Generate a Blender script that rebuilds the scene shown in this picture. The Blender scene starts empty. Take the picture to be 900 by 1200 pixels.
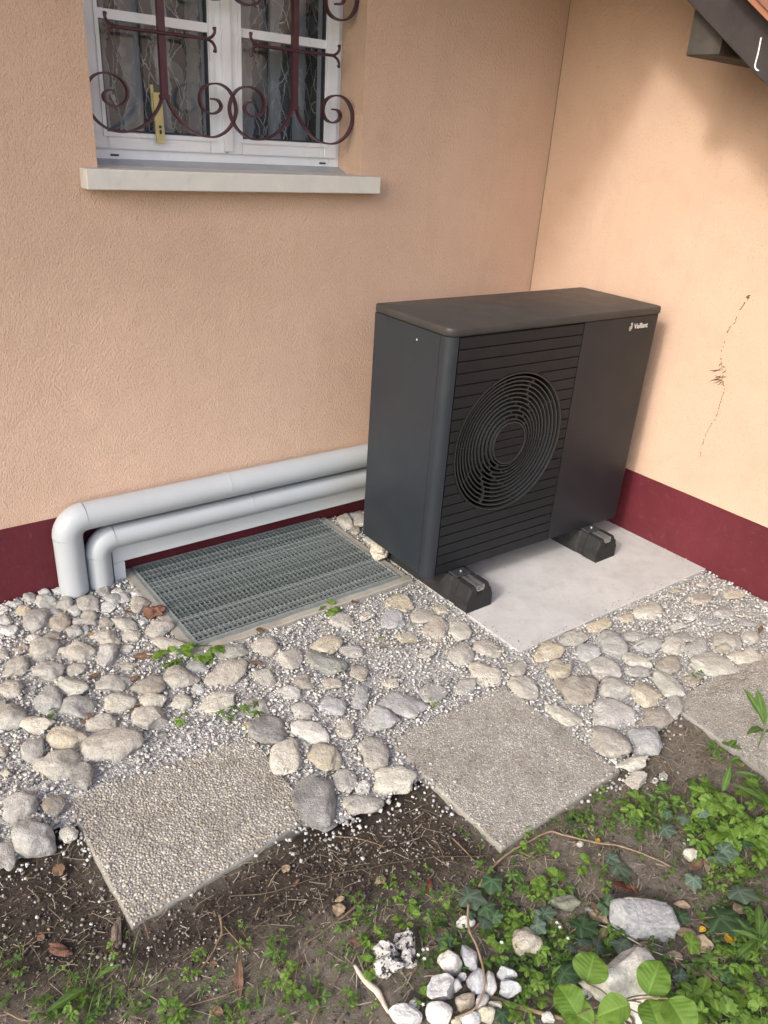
import bpy, math, random
import numpy as np
from mathutils import Vector, Matrix, noise
random.seed(7); rng = np.random.default_rng(7)
S = bpy.context.scene
COL = S.collection
PI = math.pi

# ------------------------------------------------------------------ camera, sky, sun, exposure
CAM = np.array((-2.9177, -2.6433, 1.5942)); YAW, PITCH, ROLL, FPX = 0.6735, -0.4527, 0.069, 910.76
fwd = np.array((math.sin(YAW)*math.cos(PITCH), math.cos(YAW)*math.cos(PITCH), math.sin(PITCH)))
r0 = np.array((math.cos(YAW), -math.sin(YAW), 0.0)); u0 = np.cross(r0, fwd)
rgt = math.cos(ROLL)*r0 + math.sin(ROLL)*u0; upv = -math.sin(ROLL)*r0 + math.cos(ROLL)*u0
cam = bpy.data.cameras.new('camera'); camo = bpy.data.objects.new('camera', cam); COL.objects.link(camo)
M4 = Matrix(((rgt[0], upv[0], -fwd[0], CAM[0]), (rgt[1], upv[1], -fwd[1], CAM[1]), (rgt[2], upv[2], -fwd[2], CAM[2]), (0, 0, 0, 1)))
camo.matrix_world = M4
cam.sensor_fit = 'VERTICAL'; cam.sensor_height = 24; cam.lens = 24*FPX/1200; cam.clip_start = 0.05; cam.clip_end = 500
S.camera = camo
SUN = Vector((0.802, 0.253, -0.541)).normalized()
w = bpy.data.worlds.new('World'); S.world = w; w.use_nodes = True
nt = w.node_tree; bg = nt.nodes['Background']
sk = nt.nodes.new('ShaderNodeTexSky'); sk.sky_type = 'NISHITA'; sk.sun_disc = False
sk.sun_elevation = math.asin(-SUN.z); sk.sun_rotation = math.atan2(-SUN.x, -SUN.y)
sk.air_density = 1.0; sk.dust_density = 3.0; sk.ozone_density = 1.0
nt.links.new(sk.outputs[0], bg.inputs[0]); bg.inputs[1].default_value = 0.15
sl = bpy.data.lights.new('sun', 'SUN'); sl.energy = 0.75; sl.angle = math.radians(6.5); sl.color = (1.0, 0.97, 0.93)
so = bpy.data.objects.new('sun', sl); COL.objects.link(so); so.rotation_euler = SUN.to_track_quat('-Z', 'Y').to_euler(); so.location = (-6, -4, 6)
S.view_settings.view_transform = 'Standard'; S.view_settings.look = 'None'; S.view_settings.exposure = 1.30; S.view_settings.gamma = 1

# points of the place measured from the photograph: a sight line met with the ground or a wall plane
def ray(px, py): return fwd + rgt*(px-450)/FPX - upv*(py-600)/FPX
def gz(px, py, z=0.0): d = ray(px, py); return CAM + d*(z-CAM[2])/d[2]
def gy(px, py, y=0.0): d = ray(px, py); return CAM + d*(y-CAM[1])/d[1]
def gx(px, py, x=0.0): d = ray(px, py); return CAM + d*(x-CAM[0])/d[0]
def proj(P): d = np.asarray(P, float)-CAM; return (450+FPX*(d@rgt)/(d@fwd), 600-FPX*(d@upv)/(d@fwd))
REG = dict(R1=(0, 690, 3.913), R2=(0, 840, 3.913), R3=(200, 740, 3.913), R4=(280, 830, 3.913), R5=(370, 670, 3.6), R6=(570, 740, 3.913),
           R7=(680, 640, 4.09), R8=(380, 500, 6.67), B1=(0, 980, 3.913), B2=(200, 980, 3.913), B3=(400, 980, 3.913), B4=(600, 920, 5.625),
           B5=(740, 840, 5.625), B6=(740, 1000, 5.625), B7=(580, 1040, 5.0))
def P(reg, x, y): o = REG[reg]; return o[0]+x/o[2], o[1]+y/o[2]

# ------------------------------------------------------------------ object helpers
def mesh(name, verts, faces, mat=None, smooth=False):
    me = bpy.data.meshes.new(name); me.from_pydata([tuple(map(float, v)) for v in verts], [], faces)
    if mat: me.materials.append(mat)
    if smooth: me.shade_smooth()
    me.update(); return me
def link(name, me, parent=None, loc=None, rot=None):
    o = bpy.data.objects.new(name, me); COL.objects.link(o)
    if parent: o.parent = parent
    if loc is not None: o.location = [float(v) for v in loc]
    if rot is not None: o.rotation_euler = rot
    return o
def tag(o, label=None, cat=None, group=None, kind=None):
    for k, v in (('label', label), ('category', cat), ('group', group), ('kind', kind)):
        if v: o[k] = v
    return o
def thing(name, label, cat, loc=(0, 0, 0), rz=0, group=None):
    return tag(link(name, None, None, loc, (0, 0, rz)), label, cat, group)
class MB:
    def __init__(s): s.v = []; s.f = []
    def add(s, v, f): n = len(s.v); s.v += [tuple(map(float, q)) for q in v]; s.f += [tuple(i+n for i in q) for q in f]; return s
    def box(s, a, b, bev=0.0):
        (x0, y0, z0), (x1, y1, z1) = a, b
        return s.prism([(x0, y0), (x1, y0), (x1, y1), (x0, y1)], z0, z1, bev)
    def prism(s, poly, z0, z1, bev=0.0, tf=lambda p: p):
        n = len(poly)
        if bev > 0:
            cx = sum(p[0] for p in poly)/n; cy = sum(p[1] for p in poly)/n
            def ins(d):
                out = []
                for i in range(n):
                    a = Vector(poly[i-1]); b = Vector(poly[i]); c = Vector(poly[(i+1) % n])
                    e1 = (b-a).normalized(); e2 = (c-b).normalized()
                    n1 = Vector((-e1.y, e1.x)); n2 = Vector((-e2.y, e2.x)); m = (n1+n2)
                    m = m/max(m.length_squared, 1e-6)*2
                    if (Vector((cx, cy))-b).dot(m) < 0: m = -m
                    out.append((b.x+m.x*d, b.y+m.y*d))
                return out
            rings = [(ins(bev), z0), (poly, z0+bev), (poly, z1-bev), (ins(bev*.3), z1-bev*.3), (ins(bev), z1)]
        else: rings = [(poly, z0), (poly, z1)]
        v = [tf((p[0], p[1], z)) for pl, z in rings for p in pl]; f = []
        for k in range(len(rings)-1):
            for i in range(n): j = (i+1) % n; f.append((k*n+i, k*n+j, (k+1)*n+j, (k+1)*n+i))
        f.append(tuple(range(n))[::-1]); f.append(tuple((len(rings)-1)*n+i for i in range(n)))
        return s.add(v, f)
    def tube(s, pts, r, n=8, rr=None, cap=True):
        pts = [Vector(p) for p in pts]; v = []; f = []; up = None
        for i, p in enumerate(pts):
            t = (pts[min(i+1, len(pts)-1)]-pts[max(i-1, 0)]).normalized()
            if up is None: up = Vector((0, 0, 1)) if abs(t.z) < .9 else Vector((0, 1, 0))
            a = t.cross(up).normalized(); b = a.cross(t).normalized(); up = b
            R_ = rr[i] if rr else r
            ra, rb = R_ if isinstance(R_, tuple) else (R_, R_)
            for k in range(n): q = 2*PI*k/n; v.append(p+a*math.cos(q)*ra+b*math.sin(q)*rb)
        for i in range(len(pts)-1):
            for k in range(n): m = (k+1) % n; f.append((i*n+k, i*n+m, (i+1)*n+m, (i+1)*n+k))
        if cap: f.append(tuple(range(n))[::-1]); f.append(tuple((len(pts)-1)*n+k for k in range(n)))
        return s.add(v, f)
    def build(s, name, mat, parent=None, smooth=False, **k):
        return link(name, mesh(name, s.v, s.f, mat, smooth), parent, **k)
def smooth_path(pts, n=6):
    pts = [Vector(p) for p in pts]; out = []
    for i in range(len(pts)-1):
        a = pts[max(i-1, 0)]; b = pts[i]; c = pts[i+1]; d = pts[min(i+2, len(pts)-1)]
        for k in range(n):
            t = k/n; out.append(.5*((2*b)+(c-a)*t+(2*a-5*b+4*c-d)*t*t+(3*b-a-3*c+d)*t**3))
    out.append(pts[-1]); return out
def edge_smooth(o, ang=35):
    me = o.data; me.shade_smooth(); me.set_sharp_from_angle(angle=math.radians(ang)); return o

# ------------------------------------------------------------------ materials
class NT:
    def __init__(s, name):
        s.m = bpy.data.materials.new(name); s.m.use_nodes = True; s.t = s.m.node_tree
        s.p = s.t.nodes['Principled BSDF']; s.out = s.t.nodes['Material Output']
    def n(s, typ, **kw):
        nd = s.t.nodes.new('ShaderNode'+typ)
        for k, v in kw.items():
            if k.startswith('i_'):
                key = k[2:]; key = int(key) if key.isdigit() else key.replace('_', ' ')
                s.set(nd, key, v)
            else: setattr(nd, k, v)
        return nd
    def set(s, nd, key, v):
        if isinstance(v, bpy.types.NodeSocket): s.t.links.new(v, nd.inputs[key])
        else: nd.inputs[key].default_value = v
    def mix(s, f, a, b, mode='MIX'):
        nd = s.n('Mix', data_type='RGBA', blend_type=mode)
        for i, v in ((0, f), (6, a), (7, b)):
            if isinstance(v, tuple) and len(v) == 3: v = (*v, 1)
            s.set(nd, i, v)
        return nd.outputs[2]
    def math(s, op, a, b=0.0, clamp=False):
        nd = s.n('Math', operation=op, use_clamp=clamp); s.set(nd, 0, a); s.set(nd, 1, b); return nd.outputs[0]
    def ramp(s, f, st, interp='LINEAR'):
        nd = s.n('ValToRGB'); s.set(nd, 0, f); cr = nd.color_ramp; cr.interpolation = interp
        while len(cr.elements) < len(st): cr.elements.new(0.5)
        for e, (p, c) in zip(cr.elements, st): e.position = p; e.color = (*c, 1) if isinstance(c, tuple) else (c, c, c, 1)
        return nd.outputs[0]
    def noise(s, sc, det=4, rough=.6, vec=None, out=0, dist=0):
        nd = s.n('TexNoise'); nd.inputs['Scale'].default_value = sc; nd.inputs['Detail'].default_value = det; nd.inputs['Roughness'].default_value = rough
        nd.inputs['Distortion'].default_value = dist
        if vec is not None: s.t.links.new(vec, nd.inputs['Vector'])
        return nd.outputs[out]
    def obj(s): return s.n('TexCoord').outputs['Object']
    def bump(s, h, strength, dist, prev=None):
        nd = s.n('Bump'); nd.inputs['Strength'].default_value = strength; nd.inputs['Distance'].default_value = dist; s.set(nd, 'Height', h)
        if prev is not None: s.set(nd, 'Normal', prev)
        return nd.outputs[0]
    def done(s, col=None, rough=.7, normal=None, spec=None, metal=None):
        for k, v in (('Base Color', col), ('Roughness', rough), ('Normal', normal), ('Specular IOR Level', spec), ('Metallic', metal)):
            if v is None: continue
            if isinstance(v, tuple) and len(v) == 3: v = (*v, 1)
            s.set(s.p, k, v)
        return s.m

def m_plaster(name, base, amp):
    m = NT(name); c = m.obj()
    big = m.noise(1.3, 5, .6, c); mid = m.noise(9, 4, .6, c); fine = m.noise(150, 3, .6, c)
    col = m.mix(m.ramp(big, [(.3, 0.0), (.72, 1.0)]), tuple(b*.90 for b in base), tuple(min(1, b*1.05) for b in base))
    col = m.mix(m.ramp(mid, [(.5, 0.0), (.8, .35)]), col, tuple(b*q for b, q in zip(base, (.78, .74, .7))))
    # faint rain-washed grime streaks, vertical
    mp = m.n('Mapping'); m.set(mp, 'Vector', c); mp.inputs['Scale'].default_value = (5, 5, .5)
    st = m.noise(1.6, 5, .65, mp.outputs[0])
    col = m.mix(m.ramp(st, [(.55, 0.0), (.8, .3)]), col, tuple(b*q for b, q in zip(base, (.72, .7, .68))))
    # dark specks between the grains
    col = m.mix(m.ramp(fine, [(.26, .75), (.40, 0.0)]), col, tuple(b*.5 for b in base))
    v = m.n('TexVoronoi', feature='F1'); v.inputs['Scale'].default_value = 170; m.set(v, 'Vector', c)
    mr = m.n('Mapping'); m.set(mr, 'Vector', c); mr.inputs['Rotation'].default_value = (0, .75, .0); mr.inputs['Scale'].default_value = (1.0, 1.0, .45)
    h = m.math('ADD', m.math('ADD', m.noise(210, 3, .7, mr.outputs[0]), m.math('MULTIPLY', m.noise(95, 3, .7, c), .8)), m.math('MULTIPLY', v.outputs[0], -.22))
    h = m.math('ADD', h, m.math('MULTIPLY', m.noise(22, 2, .5, c), .5))
    return m.done(col, .93, m.bump(h, 1.0, amp), .2)
MAT = {}
MAT['plaster_rough'] = m_plaster('plaster_rough', (.67, .475, .36), .0060)
MAT['plaster_fine'] = m_plaster('plaster_fine', (.56, .40, .305), .0022)
def m_simple(name, base, rough=.5, spec=.5, metal=0, var=.12, sc=12, bump=0, bsc=80, dirt=None):
    m = NT(name); c = m.obj()
    col = m.mix(m.ramp(m.noise(sc, 5, .6, c), [(.3, 0.0), (.7, 1.0)]), tuple(b*(1-var) for b in base), tuple(min(1, b*(1+var)) for b in base))
    if dirt: col = m.mix(m.ramp(m.noise(sc*.6, 6, .7, c, dist=.5), [(.52, 0.0), (.72, dirt[3])]), col, dirt[:3])
    nr = m.bump(m.noise(bsc, 4, .6, c), 1.0, bump) if bump else None
    rg = m.math('ADD', m.math('MULTIPLY', m.noise(sc*1.7, 4, .6, c), .25), rough-.12)
    return m.done(col, rg, nr, spec, metal)
def m_plinth():
    m = NT('plinth_paint'); c = m.obj(); sp = m.n('SeparateXYZ'); m.set(sp, 0, c)
    col = m.mix(m.ramp(m.noise(3, 6, .65, c), [(.3, 0.0), (.7, 1.0)]), (.082, .012, .018), (.115, .018, .027))
    col = m.mix(m.ramp(m.noise(26, 6, .75, c, dist=.6), [(.56, 0.0), (.78, .35)]), col, (.20, .09, .085))
    # dried soil splash in spots, denser in the lowest hand's breadth of the wall
    near = m.math('MULTIPLY', m.math('SUBTRACT', .05, sp.outputs[2]), 2.0, True)
    spl = m.math('ADD', m.noise(85, 4, .7, c), near)
    col = m.mix(m.ramp(spl, [(.72, 0.0), (.80, .30)]), col, (.20, .15, .125))
    return m.done(col, .6, m.bump(m.math('ADD', m.noise(60, 4, .6, c), m.noise(7, 3, .6, c)), 1.0, .0016), .3)
MAT['plinth'] = m_plinth()
MAT['unit'] = m_simple('anthracite_powder_coat', (.018, .023, .030), .42, .45, var=.08, sc=4, bump=.00018, bsc=900, dirt=(.065, .062, .058, .22))
MAT['unit_top'] = m_simple('anthracite_dusty_top', (.040, .038, .037), .5, .4, var=.15, sc=7, bump=.00015, bsc=900, dirt=(.11, .10, .09, .22))
MAT['unit_panel'] = m_simple('anthracite_panel', (.013, .015, .019), .45, .35, var=.06, sc=4, bump=.00015, bsc=900)
MAT['slat'] = m_simple('black_plastic_slats', (.0085, .0105, .013), .5, .3, var=.1, sc=8, bump=.0002, bsc=700)
MAT['ring'] = m_simple('black_plastic_rings', (.026, .029, .031), .3, .5, var=.1, sc=8)
MAT['void'] = m_simple('black_inside', (.006, .006, .007), .6, .3)
MAT['rubber'] = m_simple('black_rubber', (.017, .018, .019), .72, .35, var=.25, sc=20, bump=.0012, bsc=260, dirt=(.06, .058, .055, .4))
MAT['alu'] = m_simple('aluminium', (.62, .63, .64), .35, .5, .9, var=.08)
MAT['steel'] = m_simple('zinc_bolt', (.5, .5, .48), .35, .5, .9)
MAT['logo'] = m_simple('logo_print', (.62, .60, .57), .5, .4, var=.03)
MAT['pvc_pipe'] = m_simple('grey_pipe_jacket', (.42, .45, .475), .38, .45, var=.04, sc=5, bump=.0003, bsc=200, dirt=(.40, .40, .39, .25))
MAT['pvc'] = m_simple('white_pvc', (.76, .79, .83), .3, .5, var=.03, sc=6, dirt=(.55, .54, .52, .35))
MAT['duct'] = m_simple('pale_grey_duct', (.52, .55, .57), .4, .45, var=.03, sc=6, dirt=(.45, .44, .42, .25))
MAT['collar'] = m_simple('dark_collar', (.03, .033, .04), .6, .4)
MAT['iron'] = m_simple('maroon_iron', (.060, .017, .028), .42, .5, var=.3, sc=25, bump=.0006, bsc=150)
MAT['sill'] = m_simple('stone_sill', (.60, .59, .55), .7, .3, var=.06, sc=14, bump=.0005, bsc=120, dirt=(.42, .40, .36, .6))
MAT['metal_strip'] = m_simple('grey_metal_strip', (.42, .43, .45), .4, .5, .3)
MAT['dark_wood'] = m_simple('black_brown_stained_wood', (.034, .027, .027), .62, .35, var=.25, sc=9, bump=.0012, bsc=60, dirt=(.06, .05, .045, .4))
MAT['copper'] = m_simple('copper_brown_flashing', (.30, .13, .075), .5, .4, .2, var=.2, sc=10)
MAT['purlin_end'] = m_simple('weathered_grey_brown_wood', (.050, .044, .037), .7, .3, var=.3, sc=14, bump=.001, bsc=80)
MAT['roof_board'] = m_simple('roof_boards', (.16, .11, .08), .7, .3, var=.2, sc=9, bump=.001)
MAT['soffit_bounce'] = m_simple('light_bouncing_soffit', (.72, .71, .69), .7, .3, var=.05)  # eave is out of view; its white is added to bounce light onto the wall
MAT['tile_roof'] = m_simple('brown_roof_covering', (.18, .09, .06), .8, .3, var=.3, sc=9, bump=.002)
MAT['yellow_wood'] = m_simple('yellow_wood', (.55, .47, .23), .6, .35, var=.2, sc=30)
MAT['white_paint'] = m_simple('white_drip', (.75, .76, .74), .4)
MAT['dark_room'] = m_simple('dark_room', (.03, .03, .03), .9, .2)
MAT['tendril'] = m_simple('dried_tendril', (.15, .095, .07), .9, .1, var=.4, sc=200)

def m_concrete(name, base, stain, speck=True):
    m = NT(name); c = m.obj()
    a = m.noise(4, 7, .62, c, dist=.6); b = m.noise(60, 4, .6, c); d = m.noise(14, 5, .65, c)
    col = m.mix(m.ramp(a, [(.32, 0.0), (.68, 1.0)]), tuple(q*.86 for q in base), tuple(min(1, q*1.08) for q in base))
    col = m.mix(m.ramp(d, [(.52, 0.0), (.75, .55)]), col, stain)
    col = m.mix(m.ramp(b, [(.25, .35), (.4, 0.0)]), col, tuple(q*.6 for q in base))
    return m.done(col, .85, m.bump(m.math('ADD', b, m.math('MULTIPLY', d, .6)), .8, .0015), .25)
MAT['slab'] = m_concrete('pale_concrete', (.50, .495, .485), (.36, .345, .32))
MAT['kerb'] = m_concrete('kerb_concrete', (.34, .32, .28), (.20, .18, .14))
MAT['mortar1'] = m_concrete('washed_concrete_fine', (.27, .26, .235), (.17, .155, .13))
MAT['mortar2'] = m_concrete('washed_concrete_worn', (.28, .27, .245), (.20, .19, .17))

def m_chips(name, stops, rough=.85, bump=.0012, dirt=0):
    m = NT(name); g = m.n('NewGeometry'); c = m.obj()
    col = m.ramp(g.outputs['Random Per Island'], stops, 'CONSTANT')
    col = m.mix(m.ramp(m.noise(240, 3, .6, c), [(.35, .30), (.65, 0.0)]), col, (.22, .21, .20))
    if dirt: col = m.mix(m.ramp(m.noise(7, 6, .7, c, dist=.4), [(.42, 0.0), (.72, dirt)]), col, m.mix(1.0, col, (.50, .46, .40), 'MULTIPLY'))
    return m.done(col, rough, m.bump(m.noise(500, 3, .6, c), .7, bump), .3)
MAT['chips'] = m_chips('crushed_gravel', [(0, (.70, .69, .66)), (.26, (.58, .57, .54)), (.46, (.46, .445, .415)), (.62, (.37, .37, .37)), (.74, (.25, .255, .265)), (.82, (.47, .44, .39)), (.91, (.16, .165, .175)), (.93, (.52, .51, .50))])
MAT['chips_soil'] = m_chips('stray_chips', [(0, (.56, .55, .52)), (.14, (.36, .34, .31)), (.42, (.24, .22, .195)), (.7, (.17, .15, .13)), (.9, (.30, .24, .17))])
MAT['agg1'] = m_chips('washed_pebbles', [(0, (.37, .345, .30)), (.2, (.46, .43, .37)), (.38, (.31, .29, .26)), (.55, (.54, .51, .45)), (.68, (.27, .25, .225)), (.82, (.42, .37, .28)), (.92, (.36, .35, .335))], .8, .0006, .75)
MAT['agg2'] = m_chips('washed_pebbles_worn', [(0, (.40, .38, .34)), (.3, (.33, .315, .28)), (.5, (.45, .43, .385)), (.66, (.28, .265, .24)), (.8, (.34, .285, .21)), (.9, (.54, .52, .47)), (.95, (.17, .17, .17))], .85, .0006, .9)
MAT['clods'] = m_chips('soil_clods', [(0, (.060, .043, .032)), (.35, (.10, .078, .062)), (.6, (.045, .033, .026)), (.85, (.12, .09, .065))], .95, .002)
MAT['straw'] = m_chips('straw_bits', [(0, (.30, .25, .17)), (.3, (.20, .155, .105)), (.5, (.13, .095, .065)), (.78, (.42, .37, .27)), (.92, (.20, .12, .075))], .9, .0005)

def m_stone():
    m = NT('river_stone'); oi = m.n('ObjectInfo'); c = m.obj()
    off = m.n('VectorMath', operation='ADD'); m.set(off, 0, c); sc = m.n('VectorMath', operation='SCALE'); m.set(sc, 0, (3.1, 7.7, 5.3)); m.set(sc, 3, m.math('MULTIPLY', oi.outputs['Random'], 9.0))
    m.t.links.new(sc.outputs[0], off.inputs[1]); c = off.outputs[0]
    base = oi.outputs['Color']
    col = m.mix(m.ramp(m.noise(16, 5, .65, c, dist=.4), [(.33, 0.0), (.68, .75)]), base, m.mix(1.0, base, (.60, .56, .50), 'MULTIPLY'))
    col = m.mix(m.ramp(m.noise(70, 5, .7, c), [(.45, 0.0), (.75, .55)]), col, m.mix(1.0, base, (1.42, 1.41, 1.38), 'MULTIPLY'))
    # pale calcite veins on some stones
    mp = m.n('Mapping'); m.set(mp, 'Vector', c); mp.inputs['Scale'].default_value = (14, 30, 22); mp.inputs['Rotation'].default_value = (.5, .8, .3)
    vn = m.noise(1.0, 2, .5, mp.outputs[0], dist=1.0)
    vein = m.math('SUBTRACT', 1.0, m.math('MULTIPLY', m.math('ABSOLUTE', m.math('SUBTRACT', vn, .5)), 42.0), True)
    on = m.math('GREATER_THAN', m.math('FRACT', m.math('MULTIPLY', oi.outputs['Random'], 13.7)), .58)
    col = m.mix(m.math('MULTIPLY', m.math('MULTIPLY', vein, on), .5), col, (.62, .60, .56))
    col = m.mix(m.ramp(m.noise(24, 6, .75, c), [(.42, 0.0), (.66, .55)]), col, (.50, .485, .455))
    # fine dark speckle and grime
    col = m.mix(m.ramp(m.noise(330, 2, .5, c), [(.28, .55), (.42, 0.0)]), col, m.mix(1.0, base, (.42, .40, .38), 'MULTIPLY'))
    col = m.mix(m.ramp(m.noise(38, 6, .75, c), [(.58, 0.0), (.74, .45)]), col, (.20, .18, .15))
    h = m.math('ADD', m.noise(60, 6, .65, c), m.math('MULTIPLY', m.noise(260, 4, .7, c), .35))
    return m.done(col, .82, m.bump(h, 1.0, .009), .25)
MAT['stone'] = m_stone()
def m_mottle():
    m = NT('black_mottled_tufa'); c = m.obj()
    col = m.mix(m.ramp(m.noise(75, 4, .7, c), [(.50, 0.0), (.56, 1.0)]), (.56, .55, .52), (.028, .03, .033))
    return m.done(col, .9, m.bump(m.noise(90, 6, .7, c), 1, .008), .2)
MAT['mottle'] = m_mottle()
def m_granite():
    m = NT('grey_crystalline_rock'); c = m.obj(); o = m.n('ObjectInfo').outputs['Color']
    col = m.mix(m.ramp(m.noise(70, 6, .75, c), [(.38, 0.0), (.66, 1.0)]), m.mix(1.0, o, (.55, .57, .60), 'MULTIPLY'), o)
    col = m.mix(m.ramp(m.noise(10, 4, .7, c), [(.55, 0.0), (.8, .4)]), col, (.36, .30, .22))
    return m.done(col, .85, m.bump(m.noise(75, 6, .7, c), 1, .009), .3)
MAT['granite'] = m_granite()

def m_soil():
    m = NT('garden_soil'); c = m.obj(); at = m.n('Attribute', attribute_name='dark').outputs['Fac']
    f = m.math('ADD', at, m.math('MULTIPLY', m.math('SUBTRACT', m.noise(14, 5, .7, c), .5), .7), True)
    dry = m.mix(m.ramp(m.noise(30, 6, .7, c), [(.3, 0.0), (.7, 1.0)]), (.135, .115, .09), (.25, .22, .18))
    wet = m.mix(m.ramp(m.noise(60, 6, .7, c), [(.3, 0.0), (.7, 1.0)]), (.036, .029, .025), (.095, .075, .060))
    col = m.mix(f, dry, wet)
    col = m.mix(m.ramp(m.noise(5, 3, .6, c), [(.56, 0.0), (.75, .3)]), col, (.07, .085, .035))
    h = m.math('ADD', m.noise(110, 7, .75, c), m.noise(35, 4, .6, c))
    return m.done(col, .97, m.bump(h, 1.0, .012), .15)
MAT['soil'] = m_soil()
def m_bed():
    m = NT('gravel_fines'); c = m.obj()
    v = m.n('TexVoronoi'); v.inputs['Scale'].default_value = 190; m.set(v, 'Vector', c)
    col = m.mix(m.ramp(v.outputs[1], [(.2, 0.0), (.8, 1.0)]), (.30, .295, .28), (.52, .51, .49))
    return m.done(col, .95, m.bump(v.outputs[0], 1, -.004), .2)
MAT['bed'] = m_bed()
def m_grass_far():
    m = NT('lawn_and_earth'); c = m.obj()
    col = m.mix(m.ramp(m.noise(1.2, 5, .7, c), [(.4, 0.0), (.6, 1.0)]), (.10, .13, .06), (.20, .18, .13))  # unseen ground, tones raised so it bounces more light at the walls
    return m.done(col, .97, m.bump(m.noise(40, 5, .7, c), 1, .02), .1)
MAT['far'] = m_grass_far()
def m_steelgrate():
    m = NT('galvanised_grate'); c = m.obj()
    f0 = m.math('ADD', m.math('MULTIPLY', m.n('ObjectInfo').outputs['Random'], .6), m.math('MULTIPLY', m.noise(26, 5, .75, c), .5))
    col = m.mix(m.ramp(f0, [(.25, 0.0), (.85, 1.0)]), (.10, .122, .12), (.34, .375, .37))
    col = m.mix(m.ramp(m.noise(120, 3, .7, c), [(.55, 0.0), (.7, .4)]), col, (.36, .38, .37))
    return m.done(col, .55, m.bump(m.noise(250, 3, .6, c), .6, .0006), .45, .35)
MAT['grate'] = m_steelgrate()
MAT['grate_cross'] = m_simple('galvanised_cross_bars', (.17, .195, .19), .55, .45, .3, var=.35, sc=30)
MAT['mesh_under'] = m_simple('pale_fly_mesh', (.20, .23, .225), .6, .4, .1, var=.35, sc=18, dirt=(.12, .11, .09, .7))

def m_leaf(name, a, b, rough=.5, trans=.35, spots=None):
    m = NT(name); g = m.n('ObjectInfo').outputs['Random']; c = m.obj()
    isl = m.n('NewGeometry').outputs['Random Per Island']
    f = m.math('MULTIPLY', m.math('ADD', g, isl), .5)
    at = m.n('Attribute', attribute_name='vein').outputs['Fac']
    col = m.mix(f, a, b)
    col = m.mix(m.ramp(m.noise(90, 4, .6, c), [(.45, 0.0), (.75, .4)]), col, tuple(q*.6 for q in a))
    if spots: col = m.mix(m.ramp(m.noise(55, 4, .7, c), [(.5, 0.0), (.62, spots[3])]), col, spots[:3])
    col = m.mix(m.math('MULTIPLY', at, .6), col, tuple(min(1, q*1.7+.03) for q in b))
    m.done(col, rough, m.bump(m.noise(160, 3, .6, c), .6, .0012), .4)
    tr = m.n('BsdfTranslucent'); m.set(tr, 'Color', m.mix(1.0, col, (1.25, 1.35, .7), 'MULTIPLY'))
    mx = m.n('MixShader'); mx.inputs[0].default_value = trans
    m.t.links.new(m.p.outputs[0], mx.inputs[1]); m.t.links.new(tr.outputs[0], mx.inputs[2]); m.t.links.new(mx.outputs[0], m.out.inputs[0])
    return m.m
MAT['leaf'] = m_leaf('weed_leaf', (.095, .185, .028), (.165, .275, .042))
MAT['leaf_mid'] = m_leaf('weed_leaf_mid', (.065, .13, .030), (.11, .20, .040))
MAT['ivy'] = m_leaf('ivy_leaf', (.022, .055, .026), (.045, .095, .040), .35, .12)
MAT['ivy_grey'] = m_leaf('ivy_leaf_greyed', (.055, .095, .065), (.09, .135, .095), .45, .12)
MAT['dogwood'] = m_leaf('dogwood_leaf', (.11, .21, .028), (.15, .26, .038), .42, .35)
MAT['grass'] = m_leaf('grass_blade', (.09, .16, .035), (.16, .24, .06), .5, .35)
MAT['dead_red'] = m_leaf('dead_red_leaf', (.17, .05, .035), (.21, .075, .05), .35, .1, (.10, .035, .03, .5))
MAT['dead_brown'] = m_leaf('dead_brown_leaf', (.14, .082, .052), (.20, .125, .08), .75, .1, (.10, .06, .04, .7))
MAT['dead_tan'] = m_leaf('dead_tan_leaf', (.33, .25, .17), (.40, .31, .21), .75, .15, (.17, .12, .08, .6))
MAT['dead_yellow'] = m_leaf('yellow_leaf', (.60, .33, .03), (.68, .45, .06), .5, .3)
MAT['dead_olive'] = m_leaf('olive_leaf', (.17, .17, .07), (.24, .21, .10), .6, .2, (.12, .09, .05, .6))
MAT['bark_red'] = m_simple('reddish_bark', (.15, .08, .058), .9, .15, var=.4, sc=60, bump=.004, bsc=120)
MAT['bark_grey'] = m_simple('fibrous_wood', (.19, .15, .12), .9, .15, var=.45, sc=50, bump=.004, bsc=150)
MAT['twig'] = m_simple('twig', (.20, .145, .09), .85, .2, var=.3, sc=60, bump=.001, bsc=200)
MAT['vine'] = m_simple('vine', (.24, .175, .115), .8, .2, var=.25, sc=50, bump=.001, bsc=200)
MAT['twig_pale'] = m_simple('pale_driftwood', (.58, .52, .42), .8, .2, var=.15, sc=60, bump=.001, bsc=200)
MAT['twig_dark'] = m_simple('dark_stem', (.10, .075, .05), .85, .2, var=.3, sc=60)
MAT['flower'] = m_simple('white_petals', (.8, .8, .76), .6, .3, var=.03)
def m_glass():
    m = NT('window_glass'); t = m.n('BsdfTransparent'); t.inputs[0].default_value = (.86, .88, .90, 1)
    g = m.n('BsdfGlossy'); g.inputs['Roughness'].default_value = .03; g.inputs['Color'].default_value = (.95, .97, 1, 1)
    fr = m.n('Fresnel'); fr.inputs[0].default_value = 1.5
    mx = m.n('MixShader'); m.t.links.new(m.math('MULTIPLY', fr.outputs[0], .55, True), mx.inputs[0])
    m.t.links.new(t.outputs[0], mx.inputs[1]); m.t.links.new(g.outputs[0], mx.inputs[2]); m.t.links.new(mx.outputs[0], m.out.inputs[0]); return m.m
MAT['glass'] = m_glass()
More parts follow.
